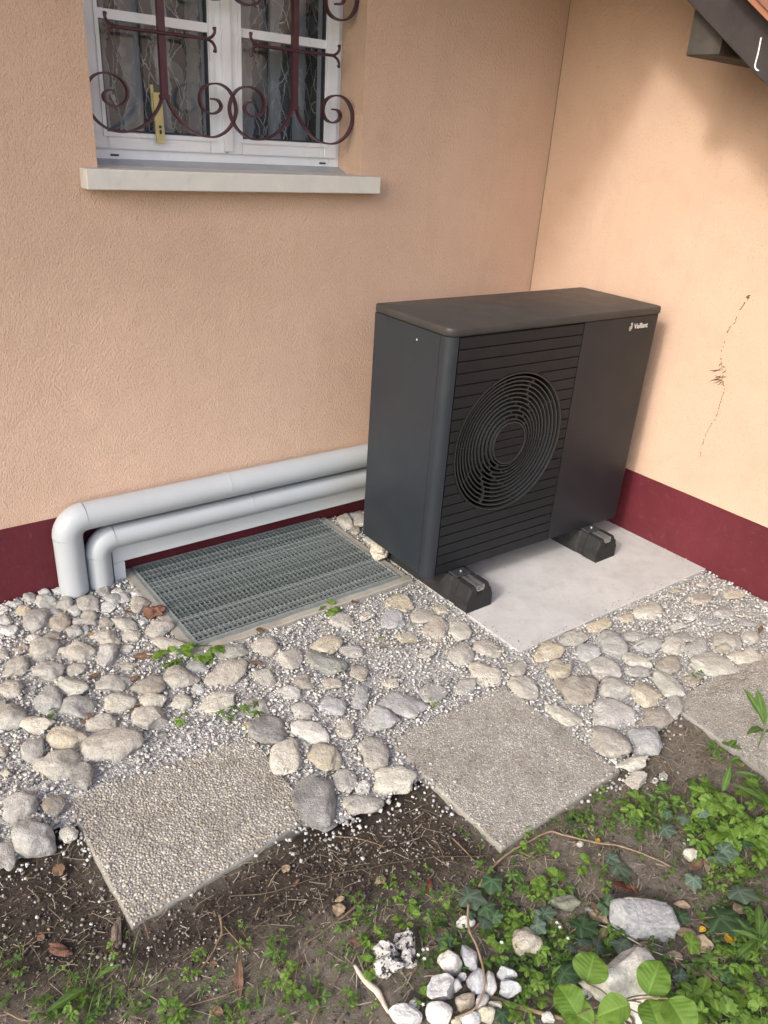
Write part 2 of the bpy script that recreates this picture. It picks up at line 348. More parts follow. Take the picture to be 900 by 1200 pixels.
def m_curtain():
    m = NT('net_curtain'); c = m.obj(); sp = m.n('SeparateXYZ'); m.set(sp, 0, c)
    x, z = sp.outputs[0], sp.outputs[2]
    wob = m.math('MULTIPLY', m.math('SUBTRACT', m.noise(9, 4, .6, c), .5), .16)
    def lines(sx, sz, wdt, seed):
        t = m.math('ADD', m.math('ADD', m.math('MULTIPLY', x, sx), m.math('MULTIPLY', z, sz)), m.math('ADD', m.math('MULTIPLY', wob, 6.0), seed))
        return m.math('LESS_THAN', m.math('ABSOLUTE', m.math('SUBTRACT', m.math('FRACT', t), .5)), wdt)
    l = m.math('MAXIMUM', m.math('MAXIMUM', lines(11, 5.5, .022, .1), lines(11, -5.0, .022, .6)), m.math('MAXIMUM', lines(17, 4.2, .02, .3), lines(15, -3.0, .018, .8)))
    patch = m.math('GREATER_THAN', m.noise(9, 2, .4, c), .58)
    fold = m.math('GREATER_THAN', m.math('FRACT', m.math('ADD', m.math('MULTIPLY', x, 9.0), m.math('MULTIPLY', wob, 3.0))), .52)
    al = m.math('ADD', m.math('ADD', m.math('MULTIPLY', fold, .40), m.math('MULTIPLY', patch, .16)), .20)
    al = m.math('MAXIMUM', al, m.math('MULTIPLY', l, m.math('MULTIPLY', m.noise(30, 3, .6, c), 1.5, True)))
    m.done((.78, .78, .77), .9, None, .1)
    tr = m.n('BsdfTransparent'); mx = m.n('MixShader'); m.t.links.new(al, mx.inputs[0])
    tl = m.n('BsdfTranslucent'); tl.inputs[0].default_value = (.7, .7, .7, 1)
    m.t.links.new(tr.outputs[0], mx.inputs[1]); m.t.links.new(m.p.outputs[0], mx.inputs[2]); m.t.links.new(mx.outputs[0], m.out.inputs[0]); return m.m
MAT['curtain'] = m_curtain()

# ------------------------------------------------------------------ the house
house = thing('house', 'peach rendered house corner with a dark red painted plinth and barred window', 'house', (0, 0, 0))
WX0, WX1, WZ0, WZ1, WD = -2.04, -1.04, 1.405, 2.30, .15      # window opening
def wall_with_hole():
    b = MB(); xs = [-9, WX0, WX1, 0.0]; zs = [.29, WZ0, WZ1, 2.75]
    v = [(x, 0, z) for z in zs for x in xs]; f = []
    for j in range(3):
        for i in range(3):
            if i == 1 and j == 1: continue
            a = j*4+i; f.append((a, a+1, a+5, a+4))
    n = len(v); D = .32
    v += [(WX0, D, WZ0), (WX1, D, WZ0), (WX1, D, WZ1), (WX0, D, WZ1)]
    a, bb, c, d = 5, 6, 10, 9
    f += [(a, n, n+1, bb), (bb, n+1, n+2, c), (c, n+2, n+3, d), (d, n+3, n, a)]
    k = len(v); v += [(-9, D, .29), (-9, D, 2.75), (0, D, 2.75)]; f += [(0, 12, k+1, k)]
    return b.add(v, f)
wall_with_hole().build('wall', MAT['plaster_rough'], house)
MB().add([(0, 0, .29), (0, -6, .29), (0, -6, 1.2), (0, -.0, 2.75), (0, -1.6, 2.3), (0, -6, .29)], [(0, 1, 2, 4, 3)])
MB().box((0, -7, .29), (.3, 0, 3.4)).build('wall', MAT['plaster_fine'], house)
def jitter_plinth():
    # painted plinth with a slightly uneven hand-cut top edge, 3 mm proud of the render
    for axis in (0, 1):
        v = []; f = []; n = 260
        for i in range(n+1):
            t = i/n; L = 9 if axis == 0 else 7; s = -t*L
            zt = .2895+.0025*noise.noise(Vector((s*7, axis*9, 0)))+.0015*noise.noise(Vector((s*40, axis*9, 3)))
            for (q, z) in ((-.004, -.25), (-.004, zt), (.01, zt+.001)):
                v.append((s, q, z) if axis == 0 else (q, s, z))
        for i in range(n):
            a = i*3; f += [(a, a+3, a+4, a+1), (a+1, a+4, a+5, a+2)]
        link('plinth', mesh('plinth', v, f, MAT['plinth']), house)
jitter_plinth()
MB().box((-9, .001, -.25), (0, .3, .288)).build('foundation', MAT['plinth'], house)
# dark joint line where the two walls meet
MB().tube([(-.003, -.003, .29), (-.0025, -.003, 1.2), (-.003, -.0025, 2.7)], .0011, 5).build('corner_joint', MAT['bark_grey'], house)
# window sill
sb = MB(); sb.prism([(-2.098, -.066), (-.986, -.066), (-.986, -.001), (-1.041, .001), (-1.041, .10), (-2.039, .10), (-2.039, .001), (-2.098, -.001)], 1.383, 1.4427, 0.0)
o = sb.build('window_sill', MAT['sill'], house)
bv = o.modifiers.new('b', 'BEVEL'); bv.width = .004; bv.segments = 2
MB().add([(WX0, .095, 1.4445), (WX1, .095, 1.4445), (WX1, .15, 1.463), (WX0, .15, 1.463), (WX0, .095, 1.43), (WX1, .095, 1.43)], [(0, 1, 2, 3), (4, 5, 1, 0)]).build('sill_flashing', MAT['metal_strip'], house)
# window: frame, sashes, glazing bars, panes
FY = .150
def rect_frame(x0, x1, z0, z1, wl, wr, wb, wt, y0, y1, bev=.004):
    b = MB()
    b.box((x0, y0, z0), (x0+wl, y1, z1)); b.box((x1-wr, y0, z0), (x1, y1, z1))
    b.box((x0+wl, y0+.0005, z0), (x1-wr, y1, z0+wb)); b.box((x0+wl, y0+.0005, z1-wt), (x1-wr, y1, z1)); return b
win = link('window', None, house)
win_f = rect_frame(WX0, WX1, 1.455, WZ1, .045, .045, .045, .045, FY, FY+.07).build('window_frame', MAT['pvc'], win)
o = win_f; bv = o.modifiers.new('b', 'BEVEL'); bv.width = .003; bv.segments = 2
XC = -1.527
for k, (a, bx) in enumerate(((WX0+.030, XC-.003), (XC+.003, WX1-.020))):
    s = rect_frame(a, bx, 1.492, WZ1-.03, .058, .058, .052, .055, FY-.014, FY+.05)
    s2 = rect_frame(a+.044, bx-.044, 1.530, WZ1-.07, .012, .012, .012, .012, FY-.020, FY-.0145)
    so_ = s.build('sash', MAT['pvc'], win); bv = so_.modifiers.new('b', 'BEVEL'); bv.width = .005; bv.segments = 2
    s2.add(*(lambda b: (b.v, b.f))(MB().box((a+.058, FY-.010, 1.858), (bx-.058, FY+.030, 1.885)))).build('glazing_bar', MAT['pvc'], win)
    MB().box((a+.05, FY+.012, 1.53), (bx-.05, FY+.016, WZ1-.07)).build('pane', MAT['glass'], win)
    rect_frame(a+.0575, bx-.0575, 1.5435, WZ1-.084, .006, .006, .006, .006, FY-.008, FY+.011).build('gasket', MAT['collar'], win)
MB().box((XC-.016, FY-.026, 1.50), (XC+.016, FY-.0145, WZ1-.04), .003).build('cover_strip', MAT['pvc'], win)
for q in ((-1.93, 1.474), (-1.50, 1.497), (-1.115, 1.474)): MB().box((q[0]-.014, FY-.0025, q[1]-.003), (q[0]+.014, FY+.001, q[1]+.003)).build('drain_slot', MAT['collar'], win)
# room behind
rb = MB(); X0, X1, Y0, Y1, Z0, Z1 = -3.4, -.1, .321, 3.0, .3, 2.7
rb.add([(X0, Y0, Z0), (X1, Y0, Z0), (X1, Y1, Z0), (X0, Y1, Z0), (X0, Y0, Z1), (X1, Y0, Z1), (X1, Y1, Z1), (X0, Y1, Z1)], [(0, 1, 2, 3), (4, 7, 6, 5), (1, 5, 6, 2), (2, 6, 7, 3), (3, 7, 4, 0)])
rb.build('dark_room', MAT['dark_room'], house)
cv = []; cf = []; NX, NZ = 150, 4
for side in (0, 1):
    cv = []; cf = []; x0, x1 = ((-2.15, -1.53), (-1.535, -.93))[side]
    for j in range(NZ+1):
        for i in range(NX+1):
            t = i/NX; x = x0+(x1-x0)*t
            y = .275+side*.02+.022*math.sin(t*42+side+.8*math.sin(t*9))*(.6+.4*math.sin(t*13+side*2))+.006*noise.noise(Vector((t*20, j*.6, side)))
            cv.append((x, y, 1.46+(2.33-1.46)*j/NZ))
    for j in range(NZ):
        for i in range(NX): a = j*(NX+1)+i; cf.append((a, a+1, a+NX+2, a+NX+1))
    tag(link('net_curtain', mesh('net_curtain', cv, cf, MAT['curtain'], True)),
        ('white net curtain with crossing line pattern behind the left window sash', 'white net curtain with crossing line pattern behind the right window sash')[side], 'curtain', 'net curtains')
# wrought iron grille in the reveal
grille = link('window_grille', None, house)
GY = .062
def ribbon(pts, th=.0055, dp=.020):
    # flat bar standing on edge: pts in (x,z), thickness in plane, depth across the wall
    pts = [Vector((p[0], p[1])) for p in pts]; v = []; f = []
    for i, p in enumerate(pts):
        t = (pts[min(i+1, len(pts)-1)]-pts[max(i-1, 0)]).normalized(); n = Vector((-t.y, t.x))*th/2
        for s_, d in ((1, -1), (1, 1), (-1, 1), (-1, -1)): q = p+n*s_; v.append((q.x, GY+d*dp/2, q.y))
    for i in range(len(pts)-1):
        for k in range(4): m = (k+1) % 4; f.append((i*4+k, i*4+m, i*4+4+m, i*4+4+k))
    f += [(0, 1, 2, 3), tuple(4*(len(pts)-1)+k for k in (3, 2, 1, 0))]
    b = MB(); b.add(v, f); return b
raw = [(477, 455), (482, 530), (510, 600), (560, 670), (620, 725), (700, 757), (770, 755), (830, 715), (865, 650), (870, 590), (850, 530), (815, 485), (765, 463), (710, 470), (675, 505), (668, 560), (690, 608), (735, 630), (775, 615), (787, 585), (768, 555), (732, 547)]
sc = [gy(90+x/4.737, y/4.737, GY) for x, y in raw]
XB = [-1.783, -1.297]
xb0 = sc[0][0]
prof = [(p[0]-xb0+.006, p[2]) for p in sc]
prof = [(v.x, v.y) for v in [Vector((q.x, q.z)) for q in smooth_path([(p[0], 0, p[1]) for p in prof], 5)]]
for xb in XB:
    MB().box((xb-.011, GY-.009, 1.655), (xb+.011, GY+.009, 2.26), .002).build('bar', MAT['iron'], grille)
    MB().box((xb-.014, GY-.012, 1.648), (xb+.014, GY+.012, 1.662), .002).build('collar', MAT['iron'], grille)
    for s_ in (1, -1):
        edge_smooth(ribbon([(xb+s_*p[0], p[1]) for p in prof]).build('scroll', MAT['iron'], grille), 40)
        # the mirrored scroll at the top of the grille; its lowest curl comes into view
        edge_smooth(ribbon([(xb+s_*p[0], 3.652-p[1]) for p in prof]).build('scroll', MAT['iron'], grille), 40)
    b = MB(); zc = 1.832
    b.tube([(xb-.155, GY-.012, zc), (xb+.155, GY-.012, zc)], .0052, 8)
    for s_ in (1, -1):
        for u in (1, -1):
            pp = smooth_path([(xb+s_*.150, GY-.012, zc), (xb+s_*.168, GY-.012, zc+u*.008), (xb+s_*.178, GY-.012, zc+u*.022), (xb+s_*.176, GY-.012, zc+u*.036)], 4)
            b.tube(pp, .004, 6, rr=[.0048]*(len(pp)-3)+[.006, .007, .004])
    edge_smooth(b.build('cross_bar', MAT['iron'], grille), 50)
a = gy(187, 95, .10); c = gy(191, 168, .10)
st = MB(); st.box((-.011, -.004, 0), (.011, .004, a[2]-c[2]), .001)
st = thing('wooden_stick', 'flat yellow wooden stick propped upright behind the window bars', 'stick', (c[0], .118, c[2]))
st.rotation_euler = (0, -.03, 0)
MB().box((-.014, -.005, 0), (.014, .005, .15), .001).build('lath', MAT['yellow_wood'], st)
MB().box((-.017, .0055, .09), (-.008, .012, .172), .001).build('lath', MAT['yellow_wood'], st)
MB().box((-.004, -.0075, .045), (.004, -.005, .053), .001).build('screw', MAT['collar'], st)
MB().box((-.0035, -.007, .028), (.0035, -.005, .04), .001).build('hole', MAT['collar'], st)

# roof over the right-hand wall: purlin end, barge board, flashing; eave over the window wall
def slope(y, z0=2.033, y0=-.875, k=.71): return z0+(y-y0)*k
def sloped(x0, x1, ya, yb, lo, hi):
    return ([(x0, ya, slope(ya)+lo), (x1, ya, slope(ya)+lo), (x1, yb, slope(yb)+lo), (x0, yb, slope(yb)+lo),
             (x0, ya, slope(ya)+hi), (x1, ya, slope(ya)+hi), (x1, yb, slope(yb)+hi), (x0, yb, slope(yb)+hi)],
            [(3, 2, 1, 0), (4, 5, 6, 7), (0, 1, 5, 4), (1, 2, 6, 5), (2, 3, 7, 6), (3, 0, 4, 7)])
o = MB().add(*sloped(-.445, -.405, -3.2, -.02, 0, .148)).build('barge_board', MAT['dark_wood'], house)
bv = o.modifiers.new('b', 'BEVEL'); bv.width = .003; bv.segments = 2
o = MB().add(*sloped(-.50, -.4455, -3.2, -.02, .150, .163)).build('roof_flashing', MAT['copper'], house)
MB().add(*sloped(-.485, .6, -3.2, -.02, .166, .215)).build('roof_covering', MAT['tile_roof'], house)
MB().add(*sloped(-.404, -.001, -3.2, -.02, .125, .148)).build('soffit', MAT['roof_board'], house)
pu = MB().box((-.404, -1.012, 1.878), (-.001, -.893, 2.024), .004).build('purlin', MAT['purlin_end'], house)
dz = [gx(892, 44, -.447), gx(888.5, 62, -.447), (gx(885, 76, -.447)), gx(886, 81, -.447), gx(889, 83, -.447)]
MB().tube(smooth_path(dz, 4), .0022, 6).build('paint_drip', MAT['white_paint'], house)
e = MB(); e.box((-9, -.69, 2.40), (-.001, -.002, 2.44)); e.box((-9, -.73, 2.38), (-.001, -.691, 2.50)); e.build('eave', MAT['soffit_bounce'], house)
MB().add([(-9, -.75, 2.501), (-.001, -.75, 2.501), (-.001, 1.6, 3.9), (-9, 1.6, 3.9), (-9, -.75, 2.55), (-.001, -.75, 2.55), (-.001, 1.6, 3.95), (-9, 1.6, 3.95)],
         [(0, 1, 2, 3)[::-1], (4, 5, 6, 7), (0, 1, 5, 4), (1, 2, 6, 5), (2, 3, 7, 6), (3, 0, 4, 7)]).build('roof', MAT['tile_roof'], house)
MB().box((0, -.02, 2.4), (5, 3, 3.2)).build('upper_wall', MAT['plaster_fine'], house)
# dried creeper trace on the right-hand wall
tn = MB()
zz = [(460, 92), (425, 140), (400, 175), (383, 215), (372, 250), (340, 280), (322, 318), (307, 382), (288, 432), (286, 480), (290, 520), (298, 570), (300, 620), (310, 665), (290, 710), (270, 790), (252, 840), (215, 890), (193, 940), (175, 985), (162, 1030), (163, 1072)]
def zw(p, off=-.001): return gx(790+p[0]/5.218, 330+p[1]/5.218, off)
def crooked(a, b, r):
    a = Vector(a); b = Vector(b); pts = [a.lerp(b, t)+Vector((0, random.gauss(0, .0012), random.gauss(0, .001))) for t in (0, .33, .66, 1)]
    tn.tube(pts, r, 4, rr=[r*.5, r, r*.8, r*.3])
for i in range(len(zz)-1):
    a, b2 = zw(zz[i]), zw(zz[i+1])
    for k in range(4):
        if random.random() < (.62 if i < 9 else .8): crooked(a+(b2-a)*k/4, a+(b2-a)*(k+.8)/4, random.uniform(.0011, .0028 if i < 9 else .0017))
for (x0, y0, x1, y1) in ((290, 540, 215, 545), (285, 532, 232, 553), (288, 500, 270, 520), (295, 560, 322, 540), (298, 590, 250, 575), (296, 580, 215, 612), (292, 600, 225, 600), (298, 604, 240, 622), (300, 608, 262, 634), (297, 585, 322, 582), (296, 520, 312, 524), (300, 615, 288, 636), (285, 575, 248, 590)):
    crooked(zw((x0, y0)), zw((x1, y1)), .0019)
crooked(zw((440, 98)), zw((466, 84)), .003); crooked(zw((445, 90)), zw((462, 104)), .0035)
tag(tn.build('creeper_trace', MAT['tendril']), 'dried dark creeper tendril clinging in a dotted line to the right-hand wall', 'dried creeper')

# ------------------------------------------------------------------ ground
def in_poly(x, y, pl):
    c = False; j = len(pl)-1
    for i in range(len(pl)):
        if (pl[i][1] > y) != (pl[j][1] > y) and x < (pl[j][0]-pl[i][0])*(y-pl[i][1])/(pl[j][1]-pl[i][1])+pl[i][0]: c = not c
        j = i
    return c
def edge_dist(x, y, pl):
    best = 9
    for i in range(len(pl)):
        a = pl[i-1]; b = pl[i]; dx, dy = b[0]-a[0], b[1]-a[1]; t = max(0, min(1, ((x-a[0])*dx+(y-a[1])*dy)/(dx*dx+dy*dy+1e-9)))
        best = min(best, math.hypot(x-a[0]-t*dx, y-a[1]-t*dy))
    return best
G = lambda px, py: tuple(gz(px, py)[:2])
gravel_pl = [(-4.2, .05), (-4.2, -.9), (-3.2, -.98), G(-40, 1040), G(25, 1018), G(75, 985), G(110, 1000), G(150, 1040), G(210, 1000), G(330, 985), G(400, 975), G(430, 968), G(470, 940), G(500, 925), G(520, 950), G(600, 960), G(700, 925), G(735, 915), G(765, 880), G(790, 842), G(800, 822), G(860, 800), G(900, 775), (.4, -1.75), (.4, .05)]
dark_pl = [G(-200, 1090), G(-60, 1045), G(75, 955), G(160, 1085), G(370, 955), G(460, 880), G(590, 1000), G(560, 1020), G(450, 1050), G(330, 1085), G(200, 1130), G(60, 1150), G(-150, 1190)]
def soil_h(x, y):
    p = Vector((x*5, y*5, 0)); h = .010*noise.noise(p)+.007*noise.noise(p*3.3)+.004*noise.noise(p*9)+.0025*noise.noise(p*22)
    base = -.017
    if in_poly(x, y, gravel_pl): base = -.017-.017*min(1, edge_dist(x, y, gravel_pl)/.06)
    return base+h
def soil_sheet():
    x0, x1, y0, y1 = -3.7, -.02, -3.0, -.85; st_ = .0125; nx = int((x1-x0)/st_); ny = int((y1-y0)/st_); v = []; f = []; dk = []
    for j in range(ny+1):
        for i in range(nx+1):
            x = x0+(x1-x0)*i/nx; y = y0+(y1-y0)*j/ny; v.append((x, y, soil_h(x, y)))
            d = edge_dist(x, y, dark_pl); s = 1 if in_poly(x, y, dark_pl) else -1
            dk.append(max(0, min(1, .5+s*d/.10)))
    for j in range(ny):
        for i in range(nx): a = j*(nx+1)+i; f.append((a, a+1, a+nx+2, a+nx+1))
    me = mesh('soil', v, f, MAT['soil'], True); at = me.attributes.new('dark', 'FLOAT', 'POINT'); at.data.foreach_set('value', dk); return me
tag(link('soil', soil_sheet()), kind='structure')
# far ground, laid as a frame round the soil and cobble strip
fg = MB()
for a, b in (((-60, -60), (60, -3.0)), ((-60, -3.0), (-3.7, .3)), ((-.02, -3.0), (60, -1.85)), ((-60, .3), (60, 60))):
    fg.add([(a[0], a[1], -.03), (b[0], a[1], -.03), (b[0], b[1], -.03), (a[0], b[1], -.03)], [(0, 1, 2, 3)])
tag(fg.build('ground', MAT['far']), kind='structure')

GRX0, GRX1, GRY0, GRY1, GRZ = -2.052, -1.190, -.602, -.012, .018     # grate opening
bed = MB(); bxs = [-3.7, GRX0-.001, GRX1+.001, 0.02]
def bed_z(x, y): return -.008+.011*max(0, min(1, (-1.70-x)/.25))*max(0, min(1, (y+1.10)/.12))+.006*noise.noise(Vector((x*4, y*4, 2)))
EARLY_TILES = [[G(*p) for p in t] for t in ([(75, 935), (155, 1086), (368, 955), (296, 862)], [(455, 868), (588, 995), (727, 902), (590, 803)], [(783, 822), (905, 912), (1045, 850), (905, 757)])]
def grid_piece(b, x0, x1, y0, y1, st_=.04):
    nx = max(1, int((x1-x0)/st_)); ny = max(1, int((y1-y0)/st_)); v = []; f = []
    for j in range(ny+1):
        for i in range(nx+1): x = x0+(x1-x0)*i/nx; y = y0+(y1-y0)*j/ny; v.append((x, y, bed_z(x, y)))
    for j in range(ny):
        for i in range(nx):
            a = j*(nx+1)+i; cx_, cy_ = x0+(x1-x0)*(i+.5)/nx, y0+(y1-y0)*(j+.5)/ny
            if in_poly(cx_, cy_, gravel_pl) and edge_dist(cx_, cy_, gravel_pl) > .045 and not any(in_poly(cx_, cy_, t) and edge_dist(cx_, cy_, t) > .012 for t in EARLY_TILES): f.append((a, a+1, a+nx+2, a+nx+1))
    b.add(v, f)
grid_piece(bed, -3.7, GRX0-.03, -2.2, .02, .02); grid_piece(bed, GRX0-.03, GRX1+.03, -2.2, GRY0-.03, .02); grid_piece(bed, GRX1+.03, 0.02, -2.2, .02, .02)
bedo = tag(bed.build('cobble_bed', MAT['bed'], smooth=True), kind='structure')

# concrete slab under the heat pump
SL = [(-1.134, -1.213), (-.002, -1.222), (-.002, -.25), (-1.118, -.25)]
sb = MB().prism(SL, -.06, .006, .003); o = sb.build('concrete_slab', MAT['slab'])
tag(o, 'pale smooth concrete slab under the dark heat pump in the corner', 'concrete slab')
# paving slabs with washed pebbles
def ico(sub=0):
    t = (1+5**.5)/2; v = [(-1, t, 0), (1, t, 0), (-1, -t, 0), (1, -t, 0), (0, -1, t), (0, 1, t), (0, -1, -t), (0, 1, -t), (t, 0, -1), (t, 0, 1), (-t, 0, -1), (-t, 0, 1)]
    f = [(0, 11, 5), (0, 5, 1), (0, 1, 7), (0, 7, 10), (0, 10, 11), (1, 5, 9), (5, 11, 4), (11, 10, 2), (10, 7, 6), (7, 1, 8), (3, 9, 4), (3, 4, 2), (3, 2, 6), (3, 6, 8), (3, 8, 9), (4, 9, 5), (2, 4, 11), (6, 2, 10), (8, 6, 7), (9, 8, 1)]
    v = [np.array(q)/np.linalg.norm(q) for q in v]
    for _ in range(sub):
        c = {}; nf = []
        def mid(a, b):
            k = (min(a, b), max(a, b))
            if k not in c: m = v[a]+v[b]; c[k] = len(v); v.append(m/np.linalg.norm(m))
            return c[k]
        for a, b, d in f: x, y, z = mid(a, b), mid(b, d), mid(d, a); nf += [(a, x, z), (b, y, x), (d, z, y), (x, y, z)]
        f = nf
    return np.array(v), np.array(f)
def scatter_mesh(name, pts, sizes, mat, base='cube', flat=.6, smooth=False, elong=1.3, jit=.28, parent=None):
    """many small loose pieces in one mesh (numpy, fast)"""
    if base == 'cube':
        bv_ = np.array([(x, y, z) for x in (-1, 1) for y in (-1, 1) for z in (-1, 1)], float)*.62
        bf = np.array([(0, 1, 3), (0, 3, 2), (4, 6, 7), (4, 7, 5), (0, 4, 5), (0, 5, 1), (2, 3, 7), (2, 7, 6), (0, 2, 6), (0, 6, 4), (1, 5, 7), (1, 7, 3)])
    else: bv_, bf = ico(0)
    n = len(pts); nv = len(bv_)
    V = np.repeat(bv_[None], n, 0)+rng.normal(0, jit*.6, (n, nv, 3))*.5
    s = np.stack([np.full(n, 1.0)*rng.uniform(1, elong, n), rng.uniform(.7, 1.0, n), rng.uniform(flat*.7, flat*1.3, n)], 1)
    V *= s[:, None, :]
    ax, ay, az = rng.normal(0, .35, n), rng.normal(0, .35, n), rng.uniform(0, 2*PI, n)
    def rot(a, i, j, V):
        c, s_ = np.cos(a)[:, None], np.sin(a)[:, None]; A = V[:, :, i].copy(); B = V[:, :, j].copy(); V[:, :, i] = A*c-B*s_; V[:, :, j] = A*s_+B*c
    rot(ax, 1, 2, V); rot(ay, 0, 2, V); rot(az, 0, 1, V)
    V = V*np.asarray(sizes)[:, None, None]+np.asarray(pts)[:, None, :]
    F = (bf[None]+(np.arange(n)*nv)[:, None, None]).reshape(-1, 3)
    me = bpy.data.meshes.new(name); me.vertices.add(n*nv); me.vertices.foreach_set('co', V.reshape(-1).astype(np.float32))
    me.loops.add(len(F)*3); me.loops.foreach_set('vertex_index', F.reshape(-1).astype(np.int32))
    me.polygons.add(len(F)); me.polygons.foreach_set('loop_start', np.arange(0, len(F)*3, 3, dtype=np.int32)); me.polygons.foreach_set('loop_total', np.full(len(F), 3, dtype=np.int32))
    me.materials.append(mat); me.update(calc_edges=True)
    if smooth: me.shade_smooth()
    return tag(link(name, me, parent), kind='stuff')
TILES = [([(75, 935), (155, 1086), (368, 955), (296, 862)], 'mortar1', 'agg1', .0090, .0016, 'square washed-pebble paving slab at the left with coarse pale pebbles'),
         ([(455, 868), (588, 995), (727, 902), (590, 803)], 'mortar2', 'agg2', .0072, .0022, 'square worn washed-concrete paving slab in the middle'),
         ([(783, 822), (905, 912), (1045, 850), (905, 757)], 'mortar2', 'agg2', .0066, .0022, 'square washed-concrete paving slab cut off by the right edge')]
tile_polys = []
for pl, mm, am, ps, prd, lab in TILES:
    q = [Vector((*gz(*p)[:2],)) for p in pl]; c = sum(q, Vector((0, 0)))/4; q = q[::1]
    poly = [(v.x-c.x, v.y-c.y) for v in q]
    # chipped, slightly uneven outline
    out = []
    for i in range(4):
        a = Vector(poly[i]); b = Vector(poly[(i+1) % 4])
        for k in range(14):
            t = k/14; p = a.lerp(b, t); nrm = Vector((-(b-a).y, (b-a).x)).normalized(); out.append(tuple(p+nrm*(.0035*noise.noise(Vector((p.x*30, p.y*30, i)))+(.0 if k else 0))))
    tile_polys.append([(x+c.x, y+c.y) for x, y in poly])
    t = thing('paving_slab', lab, 'paving slab', (c.x, c.y, 0), 0, 'stepping slabs')
    b = MB().prism(out, -.045, 0, .007); b.build('slab', MAT[mm], t)
    n = int(abs(sum(poly[i-1][0]*poly[i][1]-poly[i][0]*poly[i-1][1] for i in range(4)))/2/(ps*ps)*1.75)
    xs = [p[0] for p in poly]; ys = [p[1] for p in poly]; pts = []
    cell = {}; tries = 0; md = ps*.62
    while len(pts) < n and tries < n*9:
        tries += 1; x = random.uniform(min(xs), max(xs)); y = random.uniform(min(ys), max(ys))
        if not in_poly(x, y, poly) or edge_dist(x, y, poly) < ps*.40: continue
        k = (int(x//md), int(y//md))
        if any(math.hypot(x-a, y-bb) < md for i in (-1, 0, 1) for j in (-1, 0, 1) for a, bb in cell.get((k[0]+i, k[1]+j), ())): continue
        cell.setdefault(k, []).append((x, y)); pts.append((x, y, prd*random.uniform(-.75, .25)))
    scatter_mesh('pebbles', pts, [ps*.52*random.uniform(.7, 1.15) for _ in pts], MAT[am], 'ico', .6, True, 1.5, .2, t)

# ------------------------------------------------------------------ light well: kerb and grate
kb = thing('light_well', 'sunken light well with a concrete rim and galvanised grate below the window wall', 'light well', (0, 0, 0))
K = .045
b = MB()
def rough_bar(x0, x1, y0, y1, z0, z1, seed, along):
    n = 40; v = []; f = []
    for i in range(n+1):
        t = i/n; j1 = .004*noise.noise(Vector((t*14, seed, 0)))+.002*noise.noise(Vector((t*50, seed, 0))); j2 = .003*noise.noise(Vector((t*18, seed, 5))); hz = .003*noise.noise(Vector((t*12, seed, 9)))
        if along == 'x': x = x0+(x1-x0)*t; ring = [(x, y0+j1, z0), (x, y0+j1, z1-.004+hz), (x, y0+.004+j1, z1+hz), (x, y1-.002, z1+hz), (x, y1, z0)]
        else: y = y0+(y1-y0)*t; ring = [(x0+j1, y, z0), (x0+j1, y, z1-.004+hz), (x0+.004+j1, y, z1+hz), (x1-.002, y, z1+hz), (x1, y, z0)]
        v += ring
    for i in range(n):
        for k in range(4): a = i*5+k; f.append((a, a+5, a+6, a+1))
    f += [tuple(range(5)), tuple(n*5+k for k in range(5))]
    return v, f
for q in ((GRX0-K, GRX1+.036, GRY0-K*.95, GRY0-.003, -.3, .012, 1, 'x'), (GRX0-K, GRX0-.003, GRY0+.0005, -.006, -.3, .013, 2, 'y'), (GRX1+.004, GRX1+.036, GRY0+.0005, -.006, -.3, .011, 3, 'y')):
    link('rim', mesh('rim', *rough_bar(*q), MAT['kerb']), kb)
MB().add([(GRX0-.003, GRY0-.003, -.28), (GRX1+.003, GRY0-.003, -.28), (GRX1+.003, -.006, -.28), (GRX0-.003, -.006, -.28)], [(0, 1, 2, 3)]).build('well_floor', MAT['soil'], kb)
gr = thing('grate', 'grey-green galvanised walk-on grate in front of the pipes', 'grate', (GRX0, GRY0, GRZ))
W_, D_ = GRX1-GRX0, GRY1-GRY0
b = MB(); fr = .006
b.box((0, 0, -.030), (W_, fr, .001)); b.box((0, D_-fr, -.03), (W_, D_, .001)); b.box((0, fr, -.03), (fr, D_-fr, .001)); b.box((W_-fr, fr, -.03), (W_, D_-fr, .001))
b.build('frame', MAT['grate'], gr)
lf = MB().box((-.012, -.012, -.034), (W_+.006, -.0005, -.004)).box((-.012, 0, -.034), (-.0008, D_, -.003)).build('angle_rim', MAT['grate'], gr)
NX_ = 46; me = MB().box((-.0015, fr, -.012), (.0015, D_-fr, .0)); me = mesh('cross_bar', me.v, me.f, MAT['grate_cross'])
for i in range(1, NX_): o = link('cross_bar', me, gr, (W_*i/NX_, 0, random.uniform(-.0008, .0004)))
NY_ = 32; me2 = MB().box((fr, -.0013, -.020), (W_-fr, .0013, .0)); me2 = mesh('bearing_bar', me2.v, me2.f, MAT['grate'])
for j in range(1, NY_): o = link('bearing_bar', me2, gr, (0, D_*j/NY_+random.gauss(0, .0016), .0006-(.001 if j % 2 else 0)), (random.gauss(0, .10), random.uniform(-.0007, .0007), 0))
# leaf-catching wire mesh clipped on the underside
wm = MB(); k = 90
for i in range(1, k): x = W_*i/k; wm.box((x-.0017, fr, -.0262), (x+.0017, D_-fr, -.0255))
for j in range(1, 60): y = D_*j/60; wm.box((fr, y-.0017, -.0254), (W_-fr, y+.0017, -.0248))
tag(wm.build('wire_mesh', MAT['mesh_under'], gr), kind='stuff')

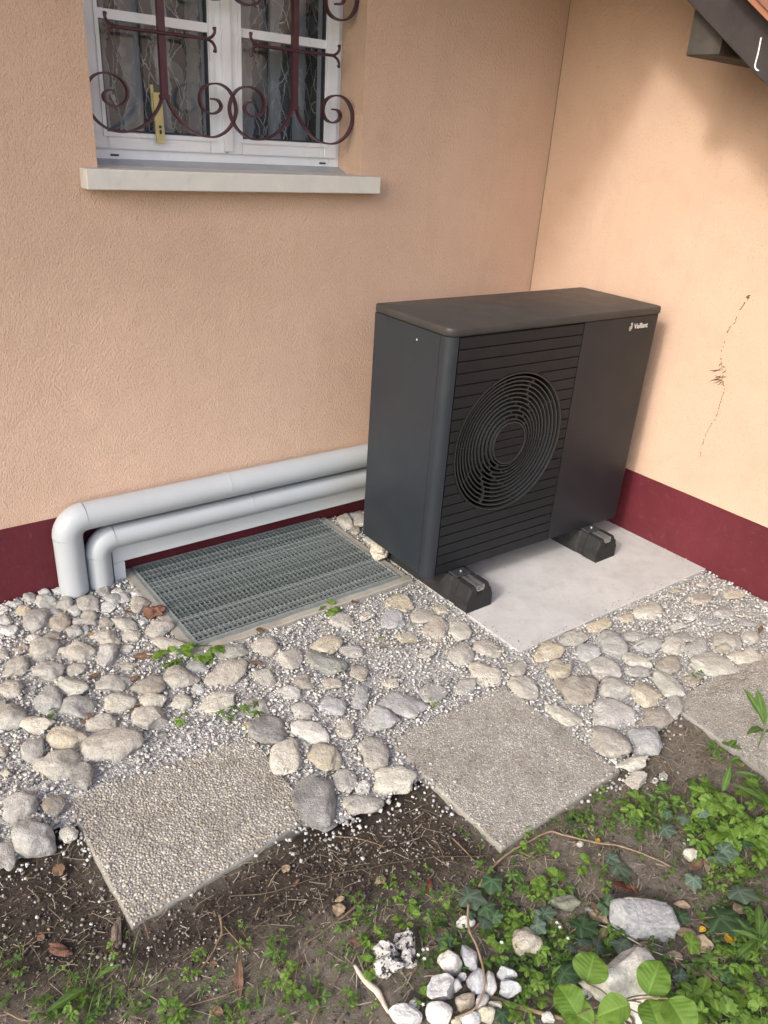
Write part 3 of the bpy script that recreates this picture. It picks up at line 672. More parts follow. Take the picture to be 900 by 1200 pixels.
# ------------------------------------------------------------------ pipes and duct
def bent_pipe(xv, zh, r, x_end, zb, yc, name, lab):
    t = thing(name, lab, 'pipe', (xv, yc, 0), 0, 'insulated pipes along the wall')
    R_ = r*1.28; pts = [(0, 0, zb)]; pts += [(0, 0, zb+(zh-R_-zb)*k/4) for k in (1, 2, 3)]
    arc = [(R_-R_*math.cos(a), 0, zh-R_+R_*math.sin(a)) for a in [PI/2*k/12 for k in range(13)]]
    MB().tube(pts+arc[:1], r, 36).build('vertical_run', MAT['pvc_pipe'], t, True)
    MB().tube(arc, r+.0012, 36).build('elbow', MAT['pvc_pipe'], t, True)
    MB().tube([(R_, 0, zh), ((x_end-xv)*.5, 0, zh-.001), (x_end-xv, 0, zh-.004)], r, 36).build('horizontal_run', MAT['pvc_pipe'], t, True)
    for xj in ((.62,)):
        MB().tube([(xj, 0, zh), (xj+.004, 0, zh)], r+.0009, 36).build('joint_band', MAT['pvc_pipe'], t, True)
    MB().tube([(0, 0, zb-.05), (0, 0, zb-.0005)], r*1.0-.004, 28).build('collar', MAT['collar'], t, True)
    for q in t.children: q.data.set_sharp_from_angle(angle=math.radians(50))
bent_pipe(-2.286, .304, .0505, -.6, .014, -.064, 'insulated_pipe', 'thick grey insulated pipe bent down to the ground, outer and upper of two')
bent_pipe(-2.187, .196, .0455, -.6, .010, -.060, 'insulated_pipe', 'grey insulated pipe nested under the thicker one, lower of two')
dct = thing('cable_duct', 'flat pale grey plastic cable duct below the two pipes', 'cable duct', (-2.137, 0, 0))
MB().box((.0, -.066, .084), (1.5, -.005, .1475), .003).build('horizontal_cover', MAT['duct'], dct)
MB().box((.0, -.065, -.01), (.043, -.005, .0835), .003).build('vertical_cover', MAT['duct'], dct)

# ------------------------------------------------------------------ heat pump
UX0, UX1, UY0, UY1, UZ0, UZ1 = -1.1, 0.0, -.419, 0.0, .12, 1.048
hp = thing('heat_pump', 'anthracite air source heat pump with round black fan grille, standing on rubber blocks', 'heat pump', (-.124, -.411, 0), -.02)
def rrect(x0, x1, y0, y1, r, n=7):
    rs = r if isinstance(r, tuple) else (r,)*4; out = []
    for (cx_, cy_, a0, q) in ((x0, y0, PI, rs[0]), (x1, y0, 1.5*PI, rs[1]), (x1, y1, 0, rs[2]), (x0, y1, PI/2, rs[3])):
        sx = 1 if cx_ == x0 else -1; sy = 1 if cy_ == y0 else -1
        for k in range(n): a = a0+PI/2*k/(n-1); out.append((cx_+sx*q+q*math.cos(a), cy_+sy*q+q*math.sin(a)))
    return out
b = MB().prism(rrect(UX0-.004, UX1+.004, UY0-.004, UY1+.004, (.035, .03, .02, .02)), UZ1-.030, UZ1, .006); edge_smooth(b.build('top_cover', MAT['unit_top'], hp), 50)
zt = UZ1-.0305; zb = UZ0
edge_smooth(MB().prism(rrect(UX0+.002, UX1-.002, UY0+.10, UY1-.002, .02), UZ0+.012, zt-.001).build('inner_casing', MAT['void'], hp), 50).hide_render = False
MB().box((UX0, UY0+.048, zb), (UX0+.0018, UY1-.004, zt), .0006).build('side_panel', MAT['unit'], hp)
MB().box((UX1-.0018, UY0+.03, zb), (UX1, UY1-.004, zt), .0006).build('side_panel', MAT['unit'], hp)
MB().box((UX0+.002, UY1-.0018, zb), (UX1-.002, UY1, zt)).build('rear_panel', MAT['unit'], hp)
cp = [(UX0+.003, UY0+.0465), (UX0, UY0+.0465)]+[(UX0+.036-.036*math.cos(a), UY0+.036-.036*math.sin(a)) for a in [PI/2*k/10 for k in range(11)]]+[(UX0+.040, UY0)]
inner = [(UX0+.040, UY0+.0), (UX0+.040, UY0+.0465)]
edge_smooth(MB().prism(cp+inner[1:2], zb-.004, zt).build('corner_column', MAT['unit'], hp), 50)
XL, XR, XM = UX0+.0415, UX1, -.453        # front: grille from XL to XM, plain panel from XM to the right corner
fp = [(XM+.001, UY0+.012), (XM+.001, UY0)]+[(XR-.028+.028*math.sin(a), UY0+.028-.028*math.cos(a)) for a in [PI/2*k/8 for k in range(9)]]+[(XR-.001, UY0+.029)]
fp = fp+[(XR-.03, UY0+.029), (XR-.03, UY0+.012)]
edge_smooth(MB().prism(fp, zb, zt).build('front_panel', MAT['unit_panel'], hp), 50)
FC = (-.760, .601); FR, HR = .268, .080
def band(b, z0, z1, x0, x1, y0, y1, R_=FR, n=8, inside=False, b2=None):
    """a strip of the front between z0 and z1, cut away inside (or kept only inside) the fan circle"""
    zs = [z0+(z1-z0)*i/n for i in range(n+1)]
    def h(z): d = R_*R_-(z-FC[1])**2; return math.sqrt(d) if d > 0 else 0
    def piece(L, R2):
        v = []; f = []
        for z, l, r_ in zip(zs, L, R2): v += [(l, y0, z), (r_, y0, z), (r_, y1, z), (l, y1, z)]
        for i in range(len(zs)-1):
            a = i*4
            for k in range(4): m = (k+1) % 4; f.append((a+k, a+m, a+4+m, a+4+k))
        f += [(3, 2, 1, 0), tuple(len(v)-4+k for k in range(4))]; b.add(v, f)
    if inside: piece([FC[0]-h(z) for z in zs], [FC[0]+h(z) for z in zs]); return b
    if abs(z0-FC[1]) >= R_ and abs(z1-FC[1]) >= R_ and (z0-FC[1])*(z1-FC[1]) > 0: return b.box((x0, y0, z0), (x1, y1, z1))
    piece([x0]*len(zs), [FC[0]-h(z) for z in zs])
    if b2 is not None: bb_ = b; b = b2; piece([FC[0]+h(z) for z in zs], [x1]*len(zs)); return bb_
    piece([FC[0]+h(z) for z in zs], [x1]*len(zs)); return b
NS = 22; pitch = (zt-zb-.004)/NS
for i in range(NS):
    z0 = zb+.002+i*pitch; q2 = MB(); band(MB(), z0+.0022, z0+pitch-.0022, XL+.004, XM-.003, UY0+.0005, UY0+.012, b2=q2).build('slat', MAT['slat'], hp)
    if q2.v: q2.build('slat', MAT['slat'], hp)
bk = MB()
for i in range(NS*1):
    z0 = zb+.002+i*pitch; band(bk, z0, z0+pitch, XL, XM, UY0+.0085, UY0+.0115)
for i in range(1): pass
bk = MB(); [band(bk, zb+.002+i*pitch, zb+.002+(i+1)*pitch-1e-5, XL, XM-.001, UY0+.0065, UY0+.0150) for i in range(NS)]
bk.build('grille_backing', MAT['void'], hp)
def ring_mesh(R1, R2, y0, y1, n=96):
    v = []; f = []
    for k in range(n):
        c_, s_ = math.cos(2*PI*k/n), math.sin(2*PI*k/n)
        for R_, y in ((R1, y0), (R2, y0), (R2, y1), (R1, y1)): v.append((FC[0]+R_*c_, y, FC[1]+R_*s_))
    for k in range(n):
        m = (k+1) % n
        for q in range(4): w_ = (q+1) % 4; f.append((k*4+q, k*4+w_, m*4+w_, m*4+q))
    return MB().add(v, f)
edge_smooth(ring_mesh(FR-.002, FR+.002, UY0-.001, UY0+.095).build('fan_well', MAT['void'], hp), 50)
edge_smooth(ring_mesh(FR-.006, FR-.0025, UY0-.002, UY0+.03).build('fan_surround', MAT['ring'], hp), 50)
NR = 11; rad = [HR+.010+(FR-.020-HR-.010)*i/(NR-1) for i in range(NR)]
for i, R_ in enumerate(rad):
    # rings dish slightly inwards
    yy = UY0+.003+.012*math.sin(PI*(i/(NR-1)))
    edge_smooth(ring_mesh(R_-.0021, R_+.0021, yy, yy+.016).build('grille_ring', MAT['ring'], hp), 50)
sp = MB()
for i in range(NR-1):
    yy = UY0+.010+.012*math.sin(PI*(i+.5)/(NR-1)); nsp = 10
    for k in range(nsp):
        a = 2*PI*k/nsp+.31*i-.02*i*i; c_, s_ = math.cos(a), math.sin(a); t_ = .0022
        p = lambda R_, q, y: (FC[0]+R_*c_-q*s_, y, FC[1]+R_*s_+q*c_)
        sp.add([p(rad[i], -t_, yy), p(rad[i+1], -t_, yy), p(rad[i+1], t_, yy), p(rad[i], t_, yy), p(rad[i], -t_, yy+.012), p(rad[i+1], -t_, yy+.012), p(rad[i+1], t_, yy+.012), p(rad[i], t_, yy+.012)],
               [(3, 2, 1, 0), (4, 5, 6, 7), (0, 1, 5, 4), (1, 2, 6, 5), (2, 3, 7, 6), (3, 0, 4, 7)])
tag(sp.build('grille_spokes', MAT['ring'], hp), kind='stuff')
edge_smooth(ring_mesh(HR-.003, HR+.002, UY0-.001, UY0+.02).build('hub_rim', MAT['ring'], hp), 50)
hb = MB()
for i in range(5):
    z0 = FC[1]-.078+.156*i/5; band(hb, z0+.0016, z0+.156/5-.0016, 0, 0, UY0+.002, UY0+.012, HR-.003, 8, True)
hb.build('hub_cover', MAT['slat'], hp)
MB().add([(FC[0]+(HR-.004)*math.cos(2*PI*k/40), UY0+.0085, FC[1]+(HR-.004)*math.sin(2*PI*k/40)) for k in range(40)], [tuple(range(40))]).build('hub_backing', MAT['void'], hp)
# cut the casing behind the fan: a dark dish with three blades
fanp = link('fan', None, hp)
bl = []
for k in range(3):
    v = []; f = []; n1, n2 = 10, 14
    for i in range(n1+1):
        r_ = .05+(FR-.02-.05)*i/n1
        for j in range(n2+1):
            a = k*2*PI/3+.25*i/n1+(.15+1.45*j/n2)*(.75+.25*i/n1); v.append((FC[0]+r_*math.cos(a), UY0+.030+.0*j+.05*(j/n2), FC[1]+r_*math.sin(a)))
    for i in range(n1):
        for j in range(n2): a = i*(n2+1)+j; f.append((a, a+1, a+n2+2, a+n2+1))
    link('fan_blade', mesh('fan_blade', v, f, MAT['slat'], True), fanp)
def logo():
    cu = bpy.data.curves.new('brand_text', 'FONT'); cu.body = 'Vaillant'; cu.size = .0285; cu.extrude = .0004; cu.offset = .0003; cu.space_character = 1.0
    t = bpy.data.objects.new('brand_text_tmp', cu); COL.objects.link(t); bpy.context.view_layer.update()
    me = bpy.data.meshes.new_from_object(t.evaluated_get(bpy.context.evaluated_depsgraph_get())); bpy.data.objects.remove(t)
    me.name = 'brand_lettering'; me.materials.clear(); me.materials.append(MAT['logo'])
    link('brand_lettering', me, hp, (-.160, UY0-.0008, .972), (PI/2, 0, 0))
    b = MB(); n = 28; cx_, cz_ = -.180, .9805
    def el(rx, rz, k): a = 2*PI*k/n; x = rx*math.cos(a); z = rz*math.sin(a); return (cx_+x+.12*z, UY0-.0008, cz_+z)
    v = [el(.0095, .0150, k) for k in range(n)]+[el(.0070, .0122, k) for k in range(n)]
    # open at the upper left, as the emblem is
    f = [(k, (k+1) % n, n+(k+1) % n, n+k) for k in range(n) if not (10 <= k <= 12)]
    b.add(v, f)
    ear = [(.001, .018), (.004, .0175), (.0035, .006), (.0045, -.004), (.001, -.0095), (-.0035, -.007), (-.003, .001), (.000, .004)]
    b.add([(cx_+x, UY0-.0009, cz_+z) for x, z in ear], [tuple(range(len(ear)))[::-1]])
    b.build('brand_emblem', MAT['logo'], hp)
logo()
MB().box((UX0+.02, UY0+.02, zb-.016), (UX1-.02, UY1-.02, zb-.0005), .003).build('base_pan', MAT['void'], hp)
MB().box((UX0-.0005, UY0+.165, .972), (UX0+.0015, UY0+.171, .978)).build('screw', MAT['logo'], hp)
for fx in (-1.072+.124, -.328+.124):
    for fy in (-.445, -.03):
        b = MB().box((fx-.035, fy-.015, .1100), (fx+.035, fy+.06, .1185), .002)
        b.build('foot_bracket', MAT['collar'], hp)
        MB().prism([(fx+.006*math.cos(PI/3*k), fy+.004+.006*math.sin(PI/3*k)) for k in range(6)], .1187, .127, .001).build('bolt', MAT['steel'], hp)

def foot(x, y0, y1, lab):
    t = thing('rubber_foot', lab, 'rubber foot', (x, y0, .006), 0, 'rubber support blocks')
    # block lofted along y: wide at the ground, narrower on top, sloped ends, scalloped lower edge
    b = MB(); L = y1-y0; v = []; f = []
    st_ = [(0.0, .061, .046, .084), (.012, .062, .047, .101), (.07, .063, .048, .102), (.075, .059, .044, .102), (.11, .059, .044, .102), (.115, .063, .048, .102), (L-.07, .062, .047, .102), (L-.012, .062, .047, .101), (L, .061, .046, .084)]
    for (yy, wb, wt, h) in st_: v += [(-wb, yy, 0), (wb, yy, 0), (wb*.985, yy, .050), (wt, yy, h), (.021, yy, h), (.019, yy, h-.022), (-.019, yy, h-.022), (-.021, yy, h), (-wt, yy, h), (-wb*.985, yy, .050)]
    n = 10
    for i in range(len(st_)-1):
        for k in range(n): m = (k+1) % n; f.append((i*n+k, i*n+m, (i+1)*n+m, (i+1)*n+k))
    f += [tuple(range(n)), tuple((len(st_)-1)*n+k for k in range(n))[::-1]]
    o = b.add(v, f).build('block', MAT['rubber'], t); bv = o.modifiers.new('b', 'BEVEL'); bv.width = .004; bv.segments = 2; bv.angle_limit = .5
    # side recesses as proud lips
    for s_ in (-1, 1):
        for yy in (.075, .19, .30):
            q = MB(); q.add([(s_*.0626, yy-.022, .012), (s_*.0626, yy+.022, .012), (s_*.054, yy+.018, .055), (s_*.054, yy-.018, .055), (s_*.052, yy-.014, .019), (s_*.052, yy+.014, .019), (s_*.049, yy+.012, .050), (s_*.049, yy-.012, .050)],
                             [(0, 1, 5, 4), (1, 2, 6, 5), (2, 3, 7, 6), (3, 0, 4, 7), (4, 5, 6, 7)]); q.build('side_rib', MAT['rubber'], t)
    b = MB(); h0 = .081
    b.box((-.0185, .003, h0), (.0185, L-.003, h0+.003)); b.box((-.0185, .003, h0+.0031), (-.0155, L-.003, .1035)); b.box((.0155, .003, h0+.0031), (.0185, L-.003, .1035))
    b.box((-.0154, .003, .1005), (-.008, L-.003, .1035)); b.box((.008, .003, .1005), (.0154, L-.003, .1035)); b.build('channel', MAT['alu'], t)
foot(-1.070, -.938, -.345, 'black rubber support block with aluminium channel under the heat pump, nearer the grate')
foot(-.327, -.938, -.345, 'black rubber support block with aluminium channel under the heat pump, nearer the red plinth')

# ------------------------------------------------------------------ cobbles
TONE = dict(g=(.42, .41, .39), G=(.24, .235, .225), t=(.46, .435, .385), y=(.53, .47, .35), w=(.64, .635, .61), b=(.42, .435, .45), c=(.58, .555, .48), n=(.37, .33, .275), k=(.12, .12, .125), e=(.30, .31, .275))
ICO3 = ico(3); ICO2 = ico(2)
def stone_mesh(name, a, b, c, ang, seed, mat, sub=3, rough=.10, cuts=None, p=None):
    V, F = ICO3 if sub == 3 else ICO2
    R = random.Random(seed); V = V.copy()
    p = p or (2.5 if not ang else 2.2)
    V = np.sign(V)*np.abs(V)**(2/p); V /= (np.sum(np.abs(V)**p, 1)**(1/p))[:, None]
    ncut = cuts if cuts is not None else (R.randint(5, 8) if ang else R.randint(4, 8))
    for _ in range(ncut):
        d = np.array([R.gauss(0, 1), R.gauss(0, 1), R.gauss(0, .7)]); d /= np.linalg.norm(d); h = R.uniform(.55, .8) if ang else R.uniform(.60, .88)
        s = V@d; ex = np.maximum(s-h, 0); V -= np.outer(ex*(.93 if ang else .75), d)
    off = Vector((seed*1.37 % 50, seed*.71 % 50, seed*2.3 % 50)); o = []
    for q in V:
        v = Vector(q); l = 1+rough*noise.noise(v*1.3+off)*2.0+rough*.7*noise.noise(v*2.9+off)+rough*.35*noise.noise(v*7+off)+rough*.15*noise.noise(v*15+off)
        o.append((q[0]*l*a, q[1]*l*b, q[2]*l*c))
    me = mesh(name, o, [tuple(int(i) for i in t) for t in F], mat, True)
    if ang: me.set_sharp_from_angle(angle=math.radians(32))
    return me
def img_to_ground(px, py, w, h, rot, thick, z=0.0, mr=.5):
    """ellipse seen in the picture -> centre, half axes and heading of a stone lying on the ground"""
    c0 = gz(px, py, z); e = .01
    J = np.array([[(proj(c0+np.array(d)*e)[k]-proj(c0)[k])/e for d in ((1, 0, 0), (0, 1, 0), (0, 0, 1))] for k in (0, 1)])
    a = math.radians(rot); R = np.array([[math.cos(a), -math.sin(a)], [math.sin(a), math.cos(a)]])
    E = R@np.diag([(w/2)**2, (h/2)**2])@R.T; scale = np.linalg.norm(CAM-c0)/FPX
    c = thick*min(w, h*1.35)/2*scale
    jz = J[:, 2]*c; E2 = E-np.outer(jz, jz); ev, U = np.linalg.eigh(E2); ev = np.maximum(ev, (.30*min(w, h))**2*.5); E2 = U@np.diag(ev)@U.T
    Ji = np.linalg.inv(J[:, :2]); C = Ji@E2@Ji.T; ev, U = np.linalg.eigh(C)
    a1, b1 = math.sqrt(ev[1]), math.sqrt(ev[0]); b1 = max(b1, mr*a1)
    if mr == .5 and a1 > 1.9*b1: a1 = 1.9*b1
    return c0, a1, b1, c, math.atan2(U[1, 1], U[0, 1])
ST = {
'R1': [(62,75,80,35,0,'w'),(20,100,50,45,0,'w'),(25,150,60,50,0,'w'),(45,195,95,55,5,'w'),(5,220,25,35,0,'w'),(138,48,75,55,0,'g'),(200,25,60,40,0,'w'),(210,65,95,75,0,'wa'),(270,15,60,40,0,'w'),(105,105,115,60,0,'ya'),
 (175,150,140,105,-10,'g'),(305,75,90,70,0,'t'),(225,105,90,40,20,'w'),(275,120,50,30,0,'w'),(340,105,70,60,0,'w'),(280,165,95,75,0,'n'),(410,75,105,85,0,'t'),(410,135,75,75,0,'t'),(475,20,60,50,0,'g'),(540,20,60,35,0,'w'),(515,55,80,60,0,'g'),
 (505,85,50,80,10,'wa'),(570,50,50,50,0,'w'),(620,25,45,30,0,'w'),(640,80,90,85,0,'t'),(365,155,70,40,0,'g'),(395,190,45,50,0,'w'),(340,205,95,75,0,'ga'),(485,165,75,50,0,'n'),(570,170,110,80,20,'t'),(655,155,55,50,0,'w'),(605,220,75,65,0,'c'),
 (730,195,135,95,-15,'t'),(775,275,155,85,20,'t'),(495,235,115,85,0,'c'),(155,235,70,50,0,'w'),(235,228,90,45,0,'n'),(210,290,160,115,-15,'t'),(95,285,70,50,0,'n'),(360,300,155,95,10,'t'),(500,310,130,100,-50,'ga'),(85,360,150,95,-25,'ta'),
 (585,280,60,40,0,'g'),(20,300,50,60,0,'g'),(220,390,140,95,0,'g'),(345,375,95,60,0,'t'),(330,455,155,90,15,'c'),(520,445,170,90,-10,'t'),(590,365,90,45,0,'t'),(680,310,80,40,0,'t'),(690,450,150,95,0,'n'),(830,420,150,110,0,'t'),
 (545,535,160,100,-5,'c'),(700,530,135,80,0,'c'),(50,465,120,75,0,'t'),(225,515,125,125,30,'g'),(360,555,180,115,0,'g'),(60,590,150,130,-20,'t'),(5,535,40,60,0,'g'),(165,630,150,95,0,'c'),(838,530,110,70,0,'c'),(695,605,190,120,0,'ta'),(470,630,150,100,0,'t')],
'R2': [(310,110,190,105,5,'y'),(155,155,115,125,0,'g'),(520,130,265,165,-18,'t'),(270,230,200,145,-10,'t'),(365,285,140,130,-50,'Ga'),(18,165,50,60,0,'n'),(90,430,190,140,-25,'g'),(250,420,110,120,0,'na'),(160,565,230,190,0,'g'),(20,640,70,130,0,'g'),(320,540,80,75,20,'c'),(750,90,45,35,0,'k'),(30,265,45,35,0,'y')],
'R3': [(125,170,105,70,0,'g'),(125,270,60,65,0,'wa'),(210,325,175,115,-5,'c'),(265,200,185,115,-30,'t'),(285,95,190,80,0,'e'),(435,75,120,85,0,'t'),(545,125,130,105,0,'t'),(435,220,125,105,15,'ta'),(700,145,195,110,15,'e'),(725,60,145,90,0,'y'),(830,90,110,55,0,'g'),
 (610,235,95,70,0,'n'),(540,285,105,65,0,'wa'),(870,190,90,85,0,'n'),(735,240,100,55,0,'t'),(395,345,140,85,15,'g'),(605,365,105,75,0,'t'),(740,345,115,90,0,'b'),(870,300,80,100,30,'b'),(450,455,205,135,-5,'G'),(645,455,175,90,10,'w'),(805,440,80,105,0,'t'),(525,575,135,165,20,'c'),(705,575,140,140,15,'y')],
'R4': [(640,50,165,105,15,'b'),(620,200,150,140,40,'t'),(485,335,110,110,0,'g'),(370,425,240,240,30,'Ga'),(710,325,215,120,-3,'c'),(575,435,175,95,-5,'t'),(565,360,65,60,0,'wa')],
'R5': [(355,135,110,70,8,'y'),(215,180,70,40,0,'t'),(325,195,105,85,20,'b'),(110,210,110,70,0,'t'),(455,185,110,75,0,'t'),(510,235,100,90,-20,'n'),(530,160,80,50,20,'y'),(610,245,100,75,30,'c'),(385,275,90,45,0,'y'),(475,340,80,40,-20,'c'),
 (615,340,105,90,0,'t'),(735,325,130,65,22,'t'),(710,425,155,90,8,'c'),(635,480,115,75,-25,'ga'),(495,510,115,80,8,'g'),(370,560,175,110,18,'b'),(320,465,80,38,0,'t'),(855,400,80,75,0,'t')],
'R6': [(180,255,140,95,25,'t'),(285,90,145,80,-12,'y'),(335,175,110,90,0,'y'),(475,90,115,95,20,'b'),(570,60,160,100,25,'g'),(395,30,130,50,-10,'t'),(535,170,155,100,18,'g'),(415,265,205,145,20,'n'),(590,260,145,105,5,'t'),(570,375,210,120,10,'g'),(355,395,215,75,28,'ca'),
 (545,490,225,130,38,'t'),(720,500,170,125,30,'b'),(735,290,140,105,12,'y'),(775,395,155,100,-5,'n'),(835,245,165,85,38,'c'),(690,130,145,60,12,'c'),(690,185,115,55,0,'g'),(745,60,110,70,0,'g'),(850,60,100,75,0,'c'),(840,150,115,80,0,'n'),(685,20,110,50,0,'g'),
 (685,595,150,80,-8,'ca'),(690,675,105,90,0,'ca'),(865,345,85,100,20,'t'),(812,665,40,38,0,'t'),(772,688,24,24,0,'g')],
'R7': [(90,375,120,55,-15,'y'),(225,340,90,42,0,'y'),(330,305,145,75,-8,'c'),(285,430,80,40,-30,'b'),(490,435,120,65,10,'g'),(450,480,110,75,0,'c'),(565,475,120,85,-25,'g'),(650,565,230,105,12,'c'),(800,525,165,65,-8,'c'),(700,450,150,105,20,'t'),(680,475,100,80,40,'n'),
 (810,430,90,75,15,'t'),(575,250,120,55,0,'t'),(590,180,60,35,0,'t'),(735,230,110,42,0,'y'),(690,310,95,65,0,'g'),(640,365,90,40,0,'b'),(810,365,90,50,10,'b'),(530,340,60,32,0,'w'),(460,385,80,32,0,'w'),(885,285,40,32,0,'w'),(885,350,40,38,0,'t'),(540,640,90,55,0,'n'),(405,285,30,20,0,'w'),(460,210,60,28,0,'t')],
'R8': [(165,745,150,110,20,'t'),(265,715,110,150,0,'g'),(240,805,85,70,0,'n')],
}
LABEL_BIG = {('R2',520,130): 'broad tan boulder overlapping the back edge of the left paving slab', ('R2',365,285): 'angular dark grey rock on the left corner of the slab', ('R3',450,455): 'dark grey rounded stone', ('R3',705,575): 'yellow egg-shaped stone', ('R4',370,425): 'large dark grey wedge stone', ('R5',710,425): 'bright cream lumpy stone'}
stones_fp = []; sid = 0
for reg, L in ST.items():
    for (x, y, wz, hz, rot, code) in L:
        sid += 1; s_ = REG[reg][2]; px, py = P(reg, x, y); ang = 'a' in code[1:]
        loose = reg in ('R1', 'R2', 'R8')
        thick = .50 if loose else (.38 if reg in ('R3', 'R4', 'R6') else .30)
        c0, a, b, c, th = img_to_ground(px, py, wz/s_, hz/s_, rot, thick, .006)
        base = TONE[code[0]]; k = random.uniform(.88, 1.10); wmv = random.uniform(-.05, .01)
        me = stone_mesh('stone', a*1.04, b*1.04, c, ang, sid*17+3, MAT['stone'], 3 if wz/s_ > 14 else 2, .13 if ang else .12)
        sink = .06 if loose else (-.05 if reg in ('R3', 'R4', 'R6') else -.22)
        o = link('stone', me, bedo, (c0[0], c0[1], c*(sink)+.004+(.4*(bed_z(c0[0], c0[1])+.008))), (random.gauss(0, .07), random.gauss(0, .07), th))
        o.color = (min(1, base[0]*k*(1+wmv)), min(1, base[1]*k), min(1, base[2]*k*(1-wmv)), 1)
        if (reg, x, y) in LABEL_BIG: o['label'] = LABEL_BIG[(reg, x, y)]
        stones_fp.append((c0[0], c0[1], a, b, th, loose))

# ------------------------------------------------------------------ crushed gravel between the cobbles
def free(x, y):
    if GRX0-K < x < GRX1+.036 and y > GRY0-K: return False
    if in_poly(x, y, SL): return False
    return True
def on_tile(x, y, m=0.0):
    for t in tile_polys:
        if in_poly(x, y, t): return edge_dist(x, y, t)
    return 0
pts = []; sz = []; N = 70000
for _ in range(N):
    x = random.uniform(-3.3, -.008); y = random.uniform(-2.15, -.008)
    if not in_poly(x, y, gravel_pl):
        if edge_dist(x, y, gravel_pl) > random.random()**4*.05 or random.random() < .5: continue
    elif y < -.9 and edge_dist(x, y, gravel_pl) < .035+.05*noise.noise(Vector((x*14, y*14, 1))) and random.random() < .55: continue
    if not free(x, y): continue
    d = on_tile(x, y)
    if d > 0:
        if d > .012+.05*random.random()**6 or random.random() < .8: continue
        z = .003
    else: z = bed_z(x, y)+random.uniform(.002, .011)-.010*max(0, 1-edge_dist(x, y, gravel_pl)/.05)*(y < -.9)
    for (sx, sy, a, b, th, loose) in stones_fp:
        dx, dy = x-sx, y-sy
        if dx*dx+dy*dy < a*a:
            u = dx*math.cos(th)+dy*math.sin(th); v_ = -dx*math.sin(th)+dy*math.cos(th)
            if (u/a)**2+(v_/b)**2 < (.62 if not loose else .8): z = None; break
    if z is None: continue
    pts.append((x, y, z)); sz.append(random.choice((.0028, .0034, .0040, .0050, .0066))*random.uniform(.8, 1.15))
scatter_mesh('gravel', pts, sz, MAT['chips'], 'cube', .75)
# a few chips lying on top of sunken cobbles
pts = []; sz = []
for (sx, sy, a, b, th, loose) in stones_fp:
    for _ in range(3 if loose else 12):
        q = random.uniform(.72, .96)*random.choice((1, 1, .9)); an = random.uniform(0, 2*PI); u, v_ = a*q*math.cos(an), b*q*math.sin(an)
        x, y = sx+u*math.cos(th)-v_*math.sin(th), sy+u*math.sin(th)+v_*math.cos(th)
        if free(x, y) and on_tile(x, y) <= 0: pts.append((x, y, .010)); sz.append(random.uniform(.0026, .0042))
scatter_mesh('gravel', pts, sz, MAT['chips'], 'cube', .75)
pts = []; sz = []
for _ in range(420):
    t = random.random()
    if random.random() < .8:
        e_ = random.choice((0, 0, 1, 1, 2)); q = abs(random.gauss(0, .018))
        x, y = ((SL[0][0]+1.1*t, -1.213+q) if e_ == 0 else (-1.13+q, -1.21+.9*t) if e_ == 1 else (-.004-q*.8, -1.2+.9*t))
    else: x, y = random.uniform(-1.1, -.02), random.uniform(-1.2, -.5)
    pts.append((x, y, .008)); sz.append(random.uniform(.0010, .0030))
scatter_mesh('grit_on_slab', pts, sz, MAT['chips'], 'cube', .7)
# white stray chips in the soil
cl = [(230,1105,45,90),(215,1060,25,25),(370,990,45,60),(440,985,60,90),(330,1030,60,25),(120,1030,70,150),(60,1070,80,170),(30,1000,40,60),(180,1130,60,60),(500,990,70,100),(470,950,40,70),(560,1010,50,35),(230,1150,30,25),(770,960,60,50),(790,900,50,40),(700,960,60,40),(385,975,25,70),(440,1060,60,30),(100,1100,90,80)]
pts = []; sz = []
for (px, py, sp_, n) in cl:
    for _ in range(int(n*.75)):
        x, y = gz(px+random.gauss(0, sp_*.6), py+random.gauss(0, sp_*.45))[:2]
        if on_tile(x, y) > 0 or in_poly(x, y, gravel_pl): continue
        pts.append((x, y, soil_h(x, y)+.003)); sz.append(random.choice((.0014, .0019, .0024, .0032, .0048))*random.uniform(.8, 1.2))
scatter_mesh('stray_gravel', pts, sz, MAT['chips_soil'], 'cube', .7)
